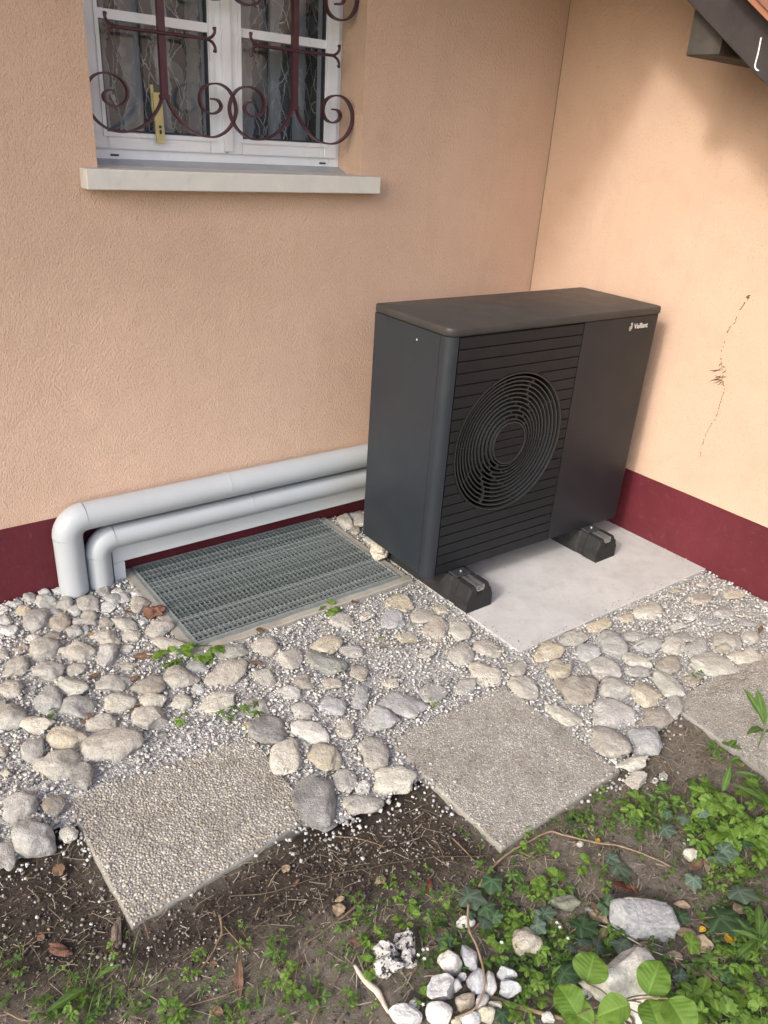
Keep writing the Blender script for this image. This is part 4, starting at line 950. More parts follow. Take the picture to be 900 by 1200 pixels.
# soil crumbs and dry straw
pts = []; sz = []
for _ in range(15000):
    x = random.uniform(-3.2, -.5); y = random.uniform(-2.6, -1.0)
    if on_tile(x, y) > 0 or in_poly(x, y, gravel_pl): continue
    dk = in_poly(x, y, dark_pl)
    if not dk and random.random() < .55: continue
    pts.append((x, y, soil_h(x, y)+.002)); sz.append(random.uniform(.0016, .0048))
scatter_mesh('soil_crumbs', pts, sz, MAT['clods'], 'cube', .8)
def straw():
    v = []; f = []
    for i in range(17000):
        x = random.uniform(-3.1, -.45); y = random.uniform(-2.6, -1.0)
        if on_tile(x, y) > 0 or in_poly(x, y, gravel_pl): continue
        if in_poly(x, y, dark_pl) and random.random() < .35: continue
        L = random.choice((.006, .008, .012, .016, .022, .03, .05))*random.uniform(.7, 1.2); a = random.uniform(0, PI) if random.random() < .6 else random.gauss(.25, .35)
        w_ = random.uniform(.0004, .0009); z = soil_h(x, y)+random.uniform(.004, .010); bnd = random.gauss(0, .05)
        pr = []
        for t in (-.5, -.17, .17, .5):
            aa = a+bnd*t; cx_, cy_ = x+L*t*math.cos(aa)-bnd*L*t*t*math.sin(a)*2, y+L*t*math.sin(aa)+bnd*L*t*t*math.cos(a)*2; zz_ = max(z+random.uniform(-.001, .002), soil_h(cx_, cy_)+.002)
            pr += [(cx_-w_*math.sin(a), cy_+w_*math.cos(a), zz_), (cx_+w_*math.sin(a), cy_-w_*math.cos(a), zz_+w_*.4)]
        n = len(v); v += pr; f += [(n, n+1, n+3, n+2), (n+2, n+3, n+5, n+4), (n+4, n+5, n+7, n+6)]
    return mesh('straw', v, f, MAT['straw'])
tag(link('straw', straw()), kind='stuff')

# ------------------------------------------------------------------ labels that single one thing out
LM = {'left slab corner': (155, 1086), 'pale curved piece of wood': (435, 1158), 'pile of white stones': (528, 1150), 'grey oblong rock': (750, 1083), 'middle slab corner': (588, 995),
      'dark mottled rocks': (463, 1122), 'glossy red leaf': (733, 1040), 'orange-yellow leaf': (855, 1100), 'big cream rock': (728, 1160), 'reddish bark chip': (68, 1115), 'round beige stone': (615, 1109), 'grate front corner': (230, 755), 'right-hand paving slab': (850, 870), 'bottom right corner': (895, 1195)}
ORD = ['nearest', 'second nearest', 'third nearest', 'fourth nearest', 'fifth nearest', 'sixth nearest', 'seventh nearest', 'eighth nearest', 'ninth nearest', 'tenth nearest']+['%dth nearest' % k for k in range(11, 60)]
PEND = []
def pend(o, desc, px, py): PEND.append((o, desc, px, py))
def settle():
    by = {}
    for e in PEND: by.setdefault(e[1], []).append(e)
    for desc, L in by.items():
        rk = {}
        for nm, (lx, ly) in LM.items():
            for r_, e in enumerate(sorted(L, key=lambda e: math.hypot(e[2]-lx, e[3]-ly))): rk.setdefault(id(e), []).append((r_, math.hypot(e[2]-lx, e[3]-ly), nm))
        for e in L:
            r_, d, nm = min(rk[id(e)], key=lambda q: q[0]*70+q[1])
            e[0]['label'] = '%s, %s to the %s' % (desc, ORD[r_], nm)

# ------------------------------------------------------------------ loose rocks on the soil
def rock(name, label, px, py, w_, h_, rot, col, ang=True, mat='stone', thick=.6, z=-.01, group=None, rough=.12, sink=.45, seed=None, p=None, cuts=None):
    c0, a, b, c, th = img_to_ground(px, py, w_, h_, rot, thick, z, .5 if thick > .5 else .2)
    me = stone_mesh(name, a, b, c, ang, seed or int(px*3+py), MAT[mat], 3, rough, cuts, p)
    o = link(name, me, None, (c0[0], c0[1], z+c*sink), (random.gauss(0, .08), random.gauss(0, .08), th)); o.color = (*col, 1)
    return tag(o, label, 'rock', group)
p8 = P('R8', 425, 1012)
o = rock('loose_stone', 'single lumpy pale stone lying on the grate corner beside the heat pump', p8[0], p8[1], 25, 23, -20, (.60, .56, .47), True, thick=.8, z=.02, sink=.95)
rock('oblong_rock', 'grey oblong crystalline rock lying among the ivy', 750, 1083, 77, 39, 5, (.50, .50, .49), True, 'granite', .55, -.012, rough=.10, p=6, cuts=2)
rock('boulder', 'big cream rough rock behind the large round leaves', 730, 1160, 96, 86, 25, (.80, .78, .70), True, 'granite', .5, -.012, rough=.16)
rock('round_stone', 'round beige stone half hidden by weeds', 616, 1109, 32, 33, 0, (.42, .39, .31), False, 'stone', .8, -.01)
rock('lichen_stone', 'flat greenish lichen stone behind the weeds', 660, 1060, 38, 18, 8, (.30, .31, .23), True, 'granite', .6, -.01)
rock('white_stone', 'small white two-lobed stone under the ivy leaf', 545, 1083, 21, 15, 0, (.72, .71, .68), False, 'stone', .7, -.01)
rock('pale_stone', 'small pale greenish stone beside brown dead leaves', 808, 1004, 19, 15, 20, (.60, .60, .48), True, 'stone', .6, -.01)
rock('pale_stone', 'tiny pale pebble in front of the middle paving slab', 679, 990, 9, 8, 0, (.5, .48, .42), False, 'stone', .7, -.01)
rock('grey_stone', 'small grey stone peeping out left of the big cream rock', 686, 1166, 13, 20, 0, (.5, .5, .49), False, 'stone', .7, -.01)
rock('white_stone', 'pale stone at the foot of the photograph by the woody root', 643, 1194, 17, 18, 0, (.68, .67, .63), True, 'granite', .7, -.01)
rock('grey_stone', 'small greyish stone right of the oblong rock', 791, 1082, 13, 14, 0, (.40, .42, .38), True, 'granite', .7, -.01)
rock('grey_stone', 'small dark stone left of the grey oblong rock', 690, 1066, 9, 8, 0, (.2, .2, .2), True, 'stone', .7, -.01)
for (x, y, a, b, r_, lab) in ((200, 555, 95, 90, 10, 'upper left'), (215, 615, 110, 110, -20, 'lower left'), (293, 500, 80, 110, 0, 'upper right'), (300, 570, 70, 80, 0, 'lower right')):
    px, py = P('B3', x, y); rock('mottled_rock', 'pitted white rock mottled black, %s of four in a cluster' % lab, px, py, a/3.3, b/3.3, r_, (.5, .5, .5), True, 'mottle', .8, -.008, 'black and white mottled rocks', .22)
pile = [(500,590,115,105,40,'w',0,'smooth white oval stone at the back of the white stone pile'),(583,563,70,120,-15,'b',1,'grey-white jagged upright stone at the back of the pile'),(548,650,50,40,0,'w',1,'small white stone wedged behind the pile centre'),(610,680,95,125,-10,'b',1,'tall grey-white rock in the middle of the pile'),(685,682,58,108,0,'w',0,'narrow white upright stone right of the pile centre'),
        (758,645,105,75,22,'b',1,'upper grey-white rock at the right end of the pile'),(766,716,112,72,5,'b',1,'lower flat grey rock at the right end of the pile'),(455,722,135,145,20,'w',1,'large rough white rock left of the pile centre'),(523,692,62,58,0,'w',1,'small white block beside the large rough white rock'),(568,773,90,85,0,'n',0,'brownish round stone in the centre of the pile'),
        (335,777,48,45,0,'w',0,'small round white stone at the left end of the pile'),(447,828,125,100,10,'w',0,'rounded white stone at the front of the pile'),(295,838,155,85,5,'w',1,'long rough white stone at the left front of the pile'),(645,775,60,90,10,'w',1,'thin white stone right of the brownish one'),(703,788,62,60,0,'c',0,'cream round stone at the right of the pile'),(665,832,95,75,0,'c',0,'pale cream stone at the right front of the pile'),(585,848,100,60,-10,'w',1,'white stone under the curled vine end'),(525,856,45,28,0,'c',0,'small cream pebble at the front of the pile')]
for (x, y, a, b, r_, tn_, ang, lab) in pile:
    px, py = P('B3', x, y); col = dict(w=(.80, .79, .77), b=(.66, .67, .68), n=(.45, .39, .30), c=(.58, .55, .43))[tn_]
    rock('white_rock', lab, px, py, a/3.6, b/3.6, r_, col, bool(ang), 'granite' if ang else 'stone', .85, 0.0, 'pile of white stones', .10 if ang else .05, .35)

# ------------------------------------------------------------------ leaves
def vein_attr(me, vals): at = me.attributes.new('vein', 'FLOAT', 'POINT'); at.data.foreach_set('value', [float(v) for v in vals])
def leaflet(L, W, base, dirv, up, fold=.25, curl=.25, teeth=0, nt_=8, ns=4, pw=.9, tipw=.0):
    """grid leaf from base along dirv; returns verts, faces, vein values"""
    d = Vector(dirv).normalized(); u = Vector(up); u = (u-d*u.dot(d)).normalized(); s = d.cross(u)
    v = []; f = []; vn = []
    for i in range(nt_+1):
        t = i/nt_; prof_ = (math.sin(PI*min(1, t**pw)))**.75 if 0 < t < 1 else 0.03
        if tipw: prof_ = max(prof_, 0)
        tw = 1+(teeth*(1 if i % 2 else -1) if 0 < i < nt_ else 0)
        for j in range(-ns, ns+1):
            q = j/ns; wv = W/2*prof_*(tw if abs(j) == ns else 1)*q
            ripple = .018*L*math.cos((t*6.5-abs(q)*1.6)*PI)*(1 if abs(q) > .1 else 0)
            z = fold*abs(wv)+ripple-curl*L*t*t
            v.append(Vector(base)+d*(L*t-(abs(q)**2)*0*L)+s*wv+u*z); vn.append(1.0 if j == 0 else (.35 if abs(math.cos((t*6.5-abs(q)*1.6)*PI/1)) > .9 else 0))
    m = 2*ns+1
    for i in range(nt_):
        for j in range(m-1): a = i*m+j; f.append((a, a+1, a+m+1, a+m))
    return v, f, vn
def leaf_from(parts, name, mat):
    v = []; f = []; vn = []
    for a, b, c in parts: n = len(v); v += a; f += [tuple(i+n for i in q) for q in b]; vn += c
    me = mesh(name, v, f, mat, True); vein_attr(me, vn); return me
def tube_part(pts, r, n=5):
    b = MB().tube(pts, r, n, cap=False); return [Vector(q) for q in b.v], b.f, [0.6]*len(b.v)
def tri_leaf(Lf, Wf, teeth, mat, n=3, spread=1.15, nt_=7):
    """a compound leaf with n leaflets, centre at origin, lying roughly flat"""
    ps = []
    for k in range(n):
        a = (k-(n-1)/2)*spread+random.gauss(0, .08); L = Lf*(1 if k == (n-1)//2 else .88)*random.uniform(.9, 1.1)
        d = Vector((math.cos(a), math.sin(a), random.uniform(-.12, .15)))
        ps.append(leaflet(L, L*Wf, d*L*.06, d, (random.gauss(0, .18), random.gauss(0, .18), 1), random.uniform(.12, .35), random.uniform(.05, .3), teeth, nt_, 3, random.uniform(.8, 1.0)))
    return leaf_from(ps, 'leaf', mat)
def ivy_leaf(L, mat):
    # five-lobed outline as rings about the petiole point
    lob = [(0, 1.0), (.45, .74), (.86, .86), (1.40, .64), (1.9, .70), (2.5, .50), (3.05, .25)]
    def rad_(a):
        a = abs(a)
        for i in range(len(lob)-1):
            if lob[i][0] <= a <= lob[i+1][0]:
                t = (a-lob[i][0])/(lob[i+1][0]-lob[i][0]); t = .5-.5*math.cos(PI*t); return lob[i][1]*(1-t)+lob[i+1][1]*t
        return .22
    n = 48; rings = 5; v = [Vector((0, 0, 0))]; vn = [1.]; f = []; tilt = (random.gauss(0, .1), random.gauss(0, .1))
    for r_ in range(1, rings+1):
        for k in range(n):
            a = -PI+2*PI*(k+.5)/n; R_ = rad_(a)*L*r_/rings; x, y = R_*math.cos(a), R_*math.sin(a)
            lobe = min(abs(abs(a)-q) for q in (0, .86, 1.9)); z = -.10*L*(r_/rings)**2+.05*L*(r_/rings)*min(1, lobe*3)+.02*L*noise.noise(Vector((x/L*3, y/L*3, L*900)))
            v.append(Vector((x, y, z+x*tilt[0]+y*tilt[1]))); vn.append(max(0, 1-lobe*9*r_/rings))
    for k in range(n): f.append((0, 1+k, 1+(k+1) % n))
    for r_ in range(rings-1):
        for k in range(n): a = 1+r_*n+k; b = 1+r_*n+(k+1) % n; f.append((a, a+n, b+n, b))
    me = mesh('leaf', v, f, mat, True); vein_attr(me, vn); return me
def dog_leaf(L, W, mat):
    d = (1, 0, .0); ps = []
    nt_, ns = 26, 10; v = []; f = []; vn = []
    for i in range(nt_+1):
        t = i/nt_; pr = math.sin(PI*t**.82)**.62 if 0 < t < 1 else .01
        if t > .85: pr *= .82+.18*(1-(t-.85)/.15)
        for j in range(-ns, ns+1):
            q = j/ns; w_ = W/2*pr*q; ph = (t*7.0-abs(q)*(1.9-t)*1.1); rp = math.cos(ph*2*PI); 
            z = .014*L*rp*min(1, abs(q)*3)*(1-.5*abs(q)) + .26*abs(w_) - .42*L*(t-.35)**2 + .03*L*noise.noise(Vector((t*3, q*2, W*9))) + .03*L*abs(q)**3*math.sin(t*19)
            v.append(Vector((L*(t-.5), w_, z))); vn.append(.7 if j == 0 else max(0, -rp-.8)*1.1)
    m = 2*ns+1
    for i in range(nt_):
        for j in range(m-1): a = i*m+j; f.append((a, a+1, a+m+1, a+m))
    me = mesh('leaf', v, f, mat, True); vein_attr(me, vn); return me
# shared leaf meshes
TRI = [tri_leaf(1, .62, .10, MAT['leaf']) for _ in range(6)]; TRIM = [tri_leaf(1, .60, .10, MAT['leaf_mid']) for _ in range(5)]
FIVE = [tri_leaf(1, .42, .08, MAT['leaf_mid'], 6, .95) for _ in range(3)]
SER = [tri_leaf(1, .95, .16, MAT['leaf'], 3, .95, 9) for _ in range(4)]
CLO = [tri_leaf(1, .95, .0, MAT['leaf'], 3, 2.0) for _ in range(3)]
LAN = [leaf_from([leaflet(1, .24, (0, 0, 0), (1, 0, .05), (0, .1, 1), .3, .25, 0, 10, 3)], 'leaf', MAT['leaf_mid']) for _ in range(3)]
def plant(px, py, size, kind, n=4, h=.03, gname=None, lab=None, spreadr=.55):
    """a small weed: root at the soil, stalks fanning out, each carrying one compound leaf"""
    c = gz(px, py, h*.6-.012); x, y = c[0], c[1]; z0 = soil_h(x, y) if not in_poly(x, y, gravel_pl) else -.004
    mp = size*np.linalg.norm(CAM-c)/FPX      # span in metres
    pool, cat, nm, desc = {'tri': (TRI, 'weed', 'weed', 'bright green three-leaflet weed'), 'trim': (TRIM, 'weed', 'weed', 'mid green three-leaflet weed'), 'five': (FIVE, 'weed', 'weed', 'dark green weed with a whorl of narrow leaflets'),
                 'ser': (SER, 'weed', 'weed', 'yellow-green weed with broad toothed leaves'), 'clo': (CLO, 'weed', 'weed', 'clover-like weed with rounded leaflets'), 'lan': (LAN, 'weed', 'weed', 'weed with long narrow leaves')}[kind]
    t = thing(nm, '', cat, (x, y, z0), random.uniform(0, 6.28), gname or 'weeds in the soil')
    pend(t, lab or desc, px, py)
    st_ = []
    for k in range(n):
        a = 2*PI*k/n+random.gauss(0, .35); rr_ = mp*spreadr*random.uniform(.35, .8) if n > 1 else .004; Ls = mp*random.uniform(.32, .48)
        if kind == 'lan': rr_ = .006; Ls = mp*random.uniform(.5, .7)
        hz = h*random.uniform(.65, 1.25); tip = Vector((rr_*math.cos(a), rr_*math.sin(a), hz)); 
        st_.append([Vector((0, 0, 0)), Vector((tip.x*.35, tip.y*.35, hz*.6)), tip])
        o = link('leaf', random.choice(pool), t, tip, (random.gauss(0, .25), random.gauss(0, .25)-(.5 if kind == 'lan' else 0), a+random.gauss(0, .4))); o.scale = (Ls, Ls, Ls)
    b = MB()
    for s_ in st_: b.tube(smooth_path(s_, 3), .0007, 5, cap=False)
    b.build('stem', MAT['grass'], t)
    return t
WE = [('B2',130,540,38,'tri',4),('B2',300,505,38,'tri',2),('B2',360,495,26,'clo',2),('B2',495,510,75,'trim',5),('B2',515,450,30,'tri',2),('B2',545,625,55,'clo',3),('B2',465,685,45,'tri',3),('B2',545,705,60,'clo',3),('B2',665,725,75,'trim',5),('B2',820,740,55,'trim',3),
      ('B2',225,640,40,'trim',3),('B2',285,780,38,'tri',2),('B2',320,825,38,'tri',3),('B2',35,830,60,'trim',4),('B2',85,640,35,'tri',2),('B2',420,650,22,'tri',1),('B2',760,605,35,'trim',2),('B2',795,415,50,'trim',3),('B2',860,395,45,'tri',3),('B2',885,470,45,'trim',3),('B2',860,285,45,'trim',3),('B2',490,570,40,'trim',3),('B2',270,845,30,'tri',2),('B2',145,700,26,'trim',2),('B2',340,415,26,'trim',2),('B2',310,380,20,'tri',1),
      ('B1',205,790,85,'trim',5),('B1',345,780,60,'tri',4),('B1',390,830,80,'trim',5),('B1',520,525,45,'tri',2),('B1',575,460,20,'tri',1),('B1',780,820,80,'tri',5),('B1',870,635,45,'tri',3),('B1',780,650,30,'trim',2),('B1',70,600,60,'trim',4),('B1',245,605,30,'trim',2),('B1',310,610,22,'tri',2),('B1',320,665,40,'trim',3),('B1',895,555,25,'tri',1),
      ('B3',225,205,50,'tri',3),('B3',260,260,40,'tri',3),('B3',295,305,50,'ser',2),('B3',290,385,75,'ser',3),('B3',110,360,55,'trim',4),('B3',145,455,70,'tri',4),('B3',75,290,35,'trim',2),('B3',200,430,38,'trim',3),('B3',440,290,40,'tri',2),('B3',510,270,40,'trim',3),('B3',515,325,50,'ser',2),('B3',420,375,60,'trim',4),('B3',820,210,75,'five',2),('B3',880,265,45,'tri',2),('B3',770,340,45,'trim',3),
      ('B3',775,400,75,'tri',4),('B3',715,470,70,'ser',3),('B3',860,365,35,'tri',2),('B3',655,150,55,'trim',3),('B3',600,225,30,'trim',2),('B3',395,145,25,'tri',1),('B3',640,45,22,'tri',2),('B3',120,595,75,'ser',3),('B3',35,745,50,'ser',2),('B3',135,785,40,'tri',2),('B3',15,415,35,'trim',2),('B3',725,570,40,'clo',2),('B3',670,630,45,'ser',2),('B3',830,620,26,'tri',1),('B3',500,520,70,'trim',4),('B3',375,750,60,'ser',3),('B3',740,260,60,'trim',4),
      ('B4',450,520,95,'ser',2),('B4',130,430,75,'ser',2),('B4',200,420,60,'tri',3),('B4',280,450,55,'ser',1),('B4',550,320,70,'ser',2),('B4',460,320,55,'tri',3),('B4',640,255,70,'tri',3),('B4',810,160,100,'tri',4),('B4',770,230,80,'trim',4),('B4',860,240,70,'tri',4),('B4',570,560,70,'trim',3),('B4',610,650,70,'tri',3),('B4',250,660,150,'ser',3),('B4',330,690,90,'trim',3),('B4',145,720,75,'clo',2),('B4',430,200,60,'trim',4),('B4',520,220,50,'tri',3),('B4',40,640,110,'five',2),('B4',110,320,45,'tri',3),('B4',590,60,60,'tri',3),('B4',390,160,40,'lan',3),('B4',225,360,40,'tri',3),
      ('B5',480,500,110,'tri',3),('B5',560,565,110,'ser',3),('B5',620,640,110,'tri',3),('B5',600,720,190,'ser',3),('B5',680,700,150,'ser',3),('B5',430,790,100,'tri',4),('B5',420,720,80,'tri',4),('B5',340,570,75,'tri',3),('B5',160,590,80,'trim',4),('B5',30,600,90,'tri',4),('B5',90,680,90,'trim',4),('B5',250,560,90,'trim',4),('B5',490,880,60,'tri',2),('B5',865,530,120,'ser',3),('B5',860,640,110,'tri',4),('B5',820,770,120,'ser',4),('B5',870,850,130,'ser',4),('B5',790,920,110,'ser',2),('B5',600,260,120,'trim',2),('B5',160,640,50,'tri',2),('B5',530,650,90,'trim',4),('B5',730,780,100,'trim',4),('B5',500,680,70,'trim',4),
      ('B5',880,460,90,'trim',4),('B5',560,230,60,'ser',2),('B6',590,100,85,'clo',2),('B6',690,165,50,'clo',2),('B6',830,40,160,'ser',3),('B6',560,180,60,'tri',3),('B6',750,530,100,'tri',4),('B6',600,700,95,'tri',3),('B6',530,740,90,'trim',3),('B6',690,700,100,'tri',4),('B6',760,590,90,'trim',4),('B6',860,720,80,'tri',4),('B6',850,870,110,'ser',3),('B6',470,970,120,'clo',4),('B6',620,950,90,'clo',3),('B6',770,960,80,'tri',4),('B6',870,1100,110,'ser',4),('B6',400,950,80,'clo',3),('B6',550,1080,190,'ser',3),('B6',480,1100,90,'tri',3),('B6',840,1030,90,'tri',4),('B6',690,1060,90,'trim',3),('B6',850,360,120,'trim',4),('B6',900,560,80,'trim',4),
      ('B7',65,230,80,'ser',3),('B7',110,200,60,'tri',3),('B7',30,300,70,'ser',2),('B7',120,320,55,'tri',4),('B7',220,380,90,'tri',3),('B7',270,360,65,'tri',3),('B7',340,300,75,'trim',4),('B7',385,300,60,'tri',4),('B7',330,410,70,'trim',4),('B7',260,470,90,'trim',4),('B7',210,540,80,'tri',4),('B7',275,610,85,'clo',2),('B7',330,530,70,'lan',5),('B7',165,490,35,'clo',1),('B7',170,600,60,'clo',3),('B7',640,260,75,'tri',3),('B7',700,300,55,'ser',2),('B7',705,390,50,'trim',2),('B7',60,740,80,'clo',3),('B7',170,770,60,'tri',4),('B7',100,440,45,'trim',3),('B7',230,50,60,'tri',3),('B7',350,20,80,'ser',3),('B7',200,170,45,'tri',3)]
for reg, x, y, sz_, kd, n in WE:
    s_ = REG[reg][2]; px, py = P(reg, x, y); right = px > 820
    plant(px, py, sz_/s_*(1.45 if (px > 740 or reg == 'B7') else 1.15), kd, n+(1 if px > 780 else 0), .045 if (reg in ('B5',) and sz_ > 100) else .024)
# tall leaves entering at the right edge
for (px, py, s_, n) in ((893, 862, 62, 5), (903, 945, 70, 6), (905, 1085, 70, 6), (888, 1110, 40, 4)):
    plant(px, py, s_, 'lan', n, .10 if py < 900 else .06, lab='tall weed with long pointed glossy leaves')
# weeds in the cobbles
for (reg, x, y, s_, kd, n, lab) in (('R1',790,330,110,'ser',5,'fresh green toothed weed at the grate corner'),('R3',150,105,115,'ser',5,'fresh green toothed weed at the grate corner'),('R3',270,395,80,'five',3,'small feathery weed at the left slab'),('R3',370,370,85,'five',3,'small feathery weed at the left slab'),('R3',55,425,70,'tri',2,'small limp weed between cobbles'),('R5',60,165,75,'ser',4,'small green sprout in the gravel'),('R5',490,565,30,'tri',2,'small green sprout in the gravel'),('R5',275,295,28,'tri',2,'small green sprout in the gravel'),('R5',100,430,34,'trim',2,'small green sprout in the gravel'),('R1',240,595,45,'trim',2,'small limp weed between cobbles'),('R1',615,570,30,'tri',2,'small limp weed between cobbles'),('R7',885,215,34,'trim',2,'dark weed at the foot of the red plinth'),('R7',560,640,40,'trim',3,'small limp weed between cobbles')):
    px, py = P(reg, x, y); plant(px, py, s_/REG[reg][2], kd, n, .03, 'weeds in the cobbles', lab)
# ivy
IV = [('B3',580,280,110,'g'),('B3',690,210,85,'i'),('B3',655,340,75,'i'),('B3',650,400,70,'g'),('B3',560,340,60,'i'),('B3',470,470,60,'i'),('B3',760,230,50,'i'),('B3',590,350,45,'i'),('B3',700,380,50,'i'),('B3',455,400,60,'i'),
      ('B4',690,540,150,'g'),('B4',645,490,80,'g'),('B4',620,780,110,'i'),('B4',210,860,100,'g'),('B4',470,885,80,'i'),('B4',380,240,60,'i'),('B4',740,620,70,'i'),('B5',215,740,100,'g'),('B5',340,670,80,'g'),('B5',740,820,90,'i'),('B5',600,880,120,'g'),('B5',230,640,60,'i'),('B5',460,640,60,'g'),('B5',380,430,60,'i'),
      ('B6',580,430,210,'i'),('B6',700,260,150,'g'),('B6',665,450,120,'i'),('B6',320,420,75,'i'),('B6',410,160,90,'g'),('B6',720,330,80,'i'),('B6',320,800,80,'g'),('B6',390,590,110,'L'),('B7',500,230,140,'i'),('B7',540,250,100,'i'),('B7',500,310,90,'g'),('B7',740,330,120,'g'),('B7',600,345,80,'g'),('B7',270,180,90,'g'),('B7',240,230,80,'g'),('B7',400,500,120,'i'),('B7',430,540,80,'g'),('B7',650,90,80,'i'),('B7',40,740,90,'i'),('B7',440,350,70,'g'),('B7',30,430,60,'i'),('B6',560,20,100,'g'),('B6',620,800,80,'i')]
IVM = {k: [ivy_leaf(1, m) for _ in range(3)] for k, m in (('i', MAT['ivy']), ('g', MAT['ivy_grey']), ('L', MAT['leaf']))}
for reg, x, y, s_, k in IV:
    px, py = P(reg, x, y); hz = random.uniform(.018, .038); c = gz(px, py, hz-.02); z0 = soil_h(c[0], c[1]); mp = s_/REG[reg][2]*np.linalg.norm(CAM-c)/FPX
    t = thing('ivy_sprig', '', 'ivy', (c[0], c[1], z0), 0, 'ivy creeping over the soil'); pend(t, {'i': 'dark green lobed ivy leaf on its stalk', 'g': 'greyish green lobed ivy leaf on its stalk', 'L': 'bright green young ivy leaf on a dark stalk'}[k], px, py)
    a = random.uniform(-2.6, -.4) if k != 'L' else -.4
    o = link('leaf', random.choice(IVM[k]), t, (0, 0, hz), (random.gauss(0, .22), random.gauss(0, .22), a)); o.scale = (mp*.74,)*3
    MB().tube(smooth_path([(-mp*.5*math.cos(a), -mp*.5*math.sin(a), .002), (-mp*.25*math.cos(a), -mp*.25*math.sin(a), hz*.7), (0, 0, hz-.001)], 4), .0009, 5).build('stalk', MAT['twig'], t)
# broad round-leaved shrub seedling at the foot of the picture
dg = thing('round_leaved_shrub', 'leafy shrub shoot with large oval ribbed bright green leaves at the bottom edge', 'shrub', gz(735, 1210, -.02), 0)
base = Vector(dg.location); joint = gz(722, 1176, .045)
for (reg, x, y, L, W, hd, tz) in (('B7',562,465,152,170,-75,.09),('B7',425,650,175,165,-125,.10),('B7',480,745,190,150,-150,.075),('B7',695,715,185,140,165,.11),('B6',150,815,215,190,-70,.10),('B6',150,1050,170,200,-115,.09),('B6',320,1075,200,200,55,.11),('B7',620,820,150,110,-160,.07),('B7',890,740,110,90,60,.08)):
    px, py = P(reg, x, y); s_ = REG[reg][2]; c = gz(px, py, tz); k = np.linalg.norm(CAM-c)/FPX/s_
    me = dog_leaf(1, W/L*1.05, MAT['dogwood']); 
    # heading given in the picture plane (degrees, 0 = right), turned into a ground heading
    q = gz(px+10*math.cos(math.radians(hd)), py+10*math.sin(math.radians(hd)), tz)-c; ha = math.atan2(q[1], q[0])
    nrm = (Vector(CAM-c).normalized()*.62+Vector((random.gauss(0, .08), random.gauss(0, .08), .5))).normalized(); xa = Vector((math.cos(ha), math.sin(ha), 0)); xa = (xa-nrm*xa.dot(nrm)).normalized(); ya = nrm.cross(xa)
    ll = L*k*random.uniform(.82, 1.0); o = link('leaf', me, dg, Vector(c)-base, Matrix((xa, ya, nrm)).transposed().to_euler()); o.scale = (ll, ll, ll)
    tip = Vector(c)-base-xa*ll*.5+nrm*(-.22*ll*.1225)
    MB().tube(smooth_path([Vector(joint)-base, (Vector(joint)-base).lerp(tip, .5)+Vector((0, 0, .008)), tip], 4), .0016, 6).build('stalk', MAT['twig'], dg)
MB().tube(smooth_path([(0, 0, 0), (.01, 0, .03), Vector(joint)-base], 4), .003, 6).build('stem', MAT['twig_dark'], dg)
# tiny white flowers
for (reg, x, y) in (('B7',363,205),('B7',380,232),('B7',40,312),('B7',428,295),('B3',373,775),('B3',395,512),('B3',375,520),('B3',352,545),('B3',380,560),('B3',737,478)):
    px, py = P(reg, x, y); c = gz(px, py, .035)
    t = thing('small_flower', '', 'flower', (c[0], c[1], soil_h(c[0], c[1])), 0, 'tiny white flowers'); pend(t, 'tiny white flower on a thin stalk', px, py)
    b = MB()
    for k in range(5):
        a = 2*PI*k/5; r_ = .0032; q = .0017
        b.add([(0, 0, .05), (r_*math.cos(a-.4), r_*math.sin(a-.4), .0515), (r_*1.3*math.cos(a), r_*1.3*math.sin(a), .0512), (r_*math.cos(a+.4), r_*math.sin(a+.4), .0515)], [(0, 1, 2, 3)])
    b.build('petals', MAT['flower'], t); MB().tube([(0, 0, 0), (.002, 0, .025), (0, 0, .05)], .0005, 4).build('stalk', MAT['grass'], t)
# grass tufts
def tuft(px, py, w_, h_, n, lab='loose tuft of thin green grass'):
    c = gz(px, py, -.02); k = np.linalg.norm(CAM-c)/FPX; t = thing('grass_tuft', '', 'grass tuft', (c[0], c[1], soil_h(c[0], c[1])), 0, 'grass tufts'); pend(t, lab, px, py)
    v = []; f = []
    for i in range(max(9, int(n*.65))):
        a = random.uniform(0, 2*PI); L = h_*k*random.uniform(.6, 1.5); w2 = random.uniform(.0005, .0012); bx, by = random.gauss(0, w_*k*.18), random.gauss(0, w_*k*.18); lean = random.uniform(.4, 1.4)
        n0 = len(v); L *= .62
        for j in range(5):
            t_ = j/4; r_ = L*lean*t_**1.4*.8; z = L*t_*(1-.42*t_*lean*.7); w3 = w2*(1-t_**2)+.0001; x, y = bx+r_*math.cos(a), by+r_*math.sin(a)
            v += [(x-w3*math.sin(a), y+w3*math.cos(a), z), (x+w3*math.sin(a), y-w3*math.cos(a), z)]
        f += [(n0+2*j, n0+2*j+1, n0+2*j+3, n0+2*j+2) for j in range(4)]
    link('blades', mesh('blades', v, f, MAT['grass']), t)
for q in ((105,1165,60,38,26),(75,1180,60,36,22),(120,1190,50,40,24),(160,1185,60,34,18),(350,1165,40,20,10),(240,1195,50,28,16),(20,1130,40,24,14),(400,1120,30,18,8),(300,1185,40,24,12),(90,1135,50,20,14),(700,955,40,20,14),(730,940,30,18,10),(860,1030,40,26,14),(640,950,30,18,8),(140,1145,60,30,18),(195,1160,40,24,12),(520,1095,40,24,14)): tuft(*q)
for (px, py, s_, n) in ((108, 1158, 62, 2), (845, 930, 46, 2), (858, 905, 40, 1), (810, 925, 34, 2), (890, 1100, 60, 3)): plant(px, py, s_, 'lan', n, .035, lab='single broad grass-like leaf blade')
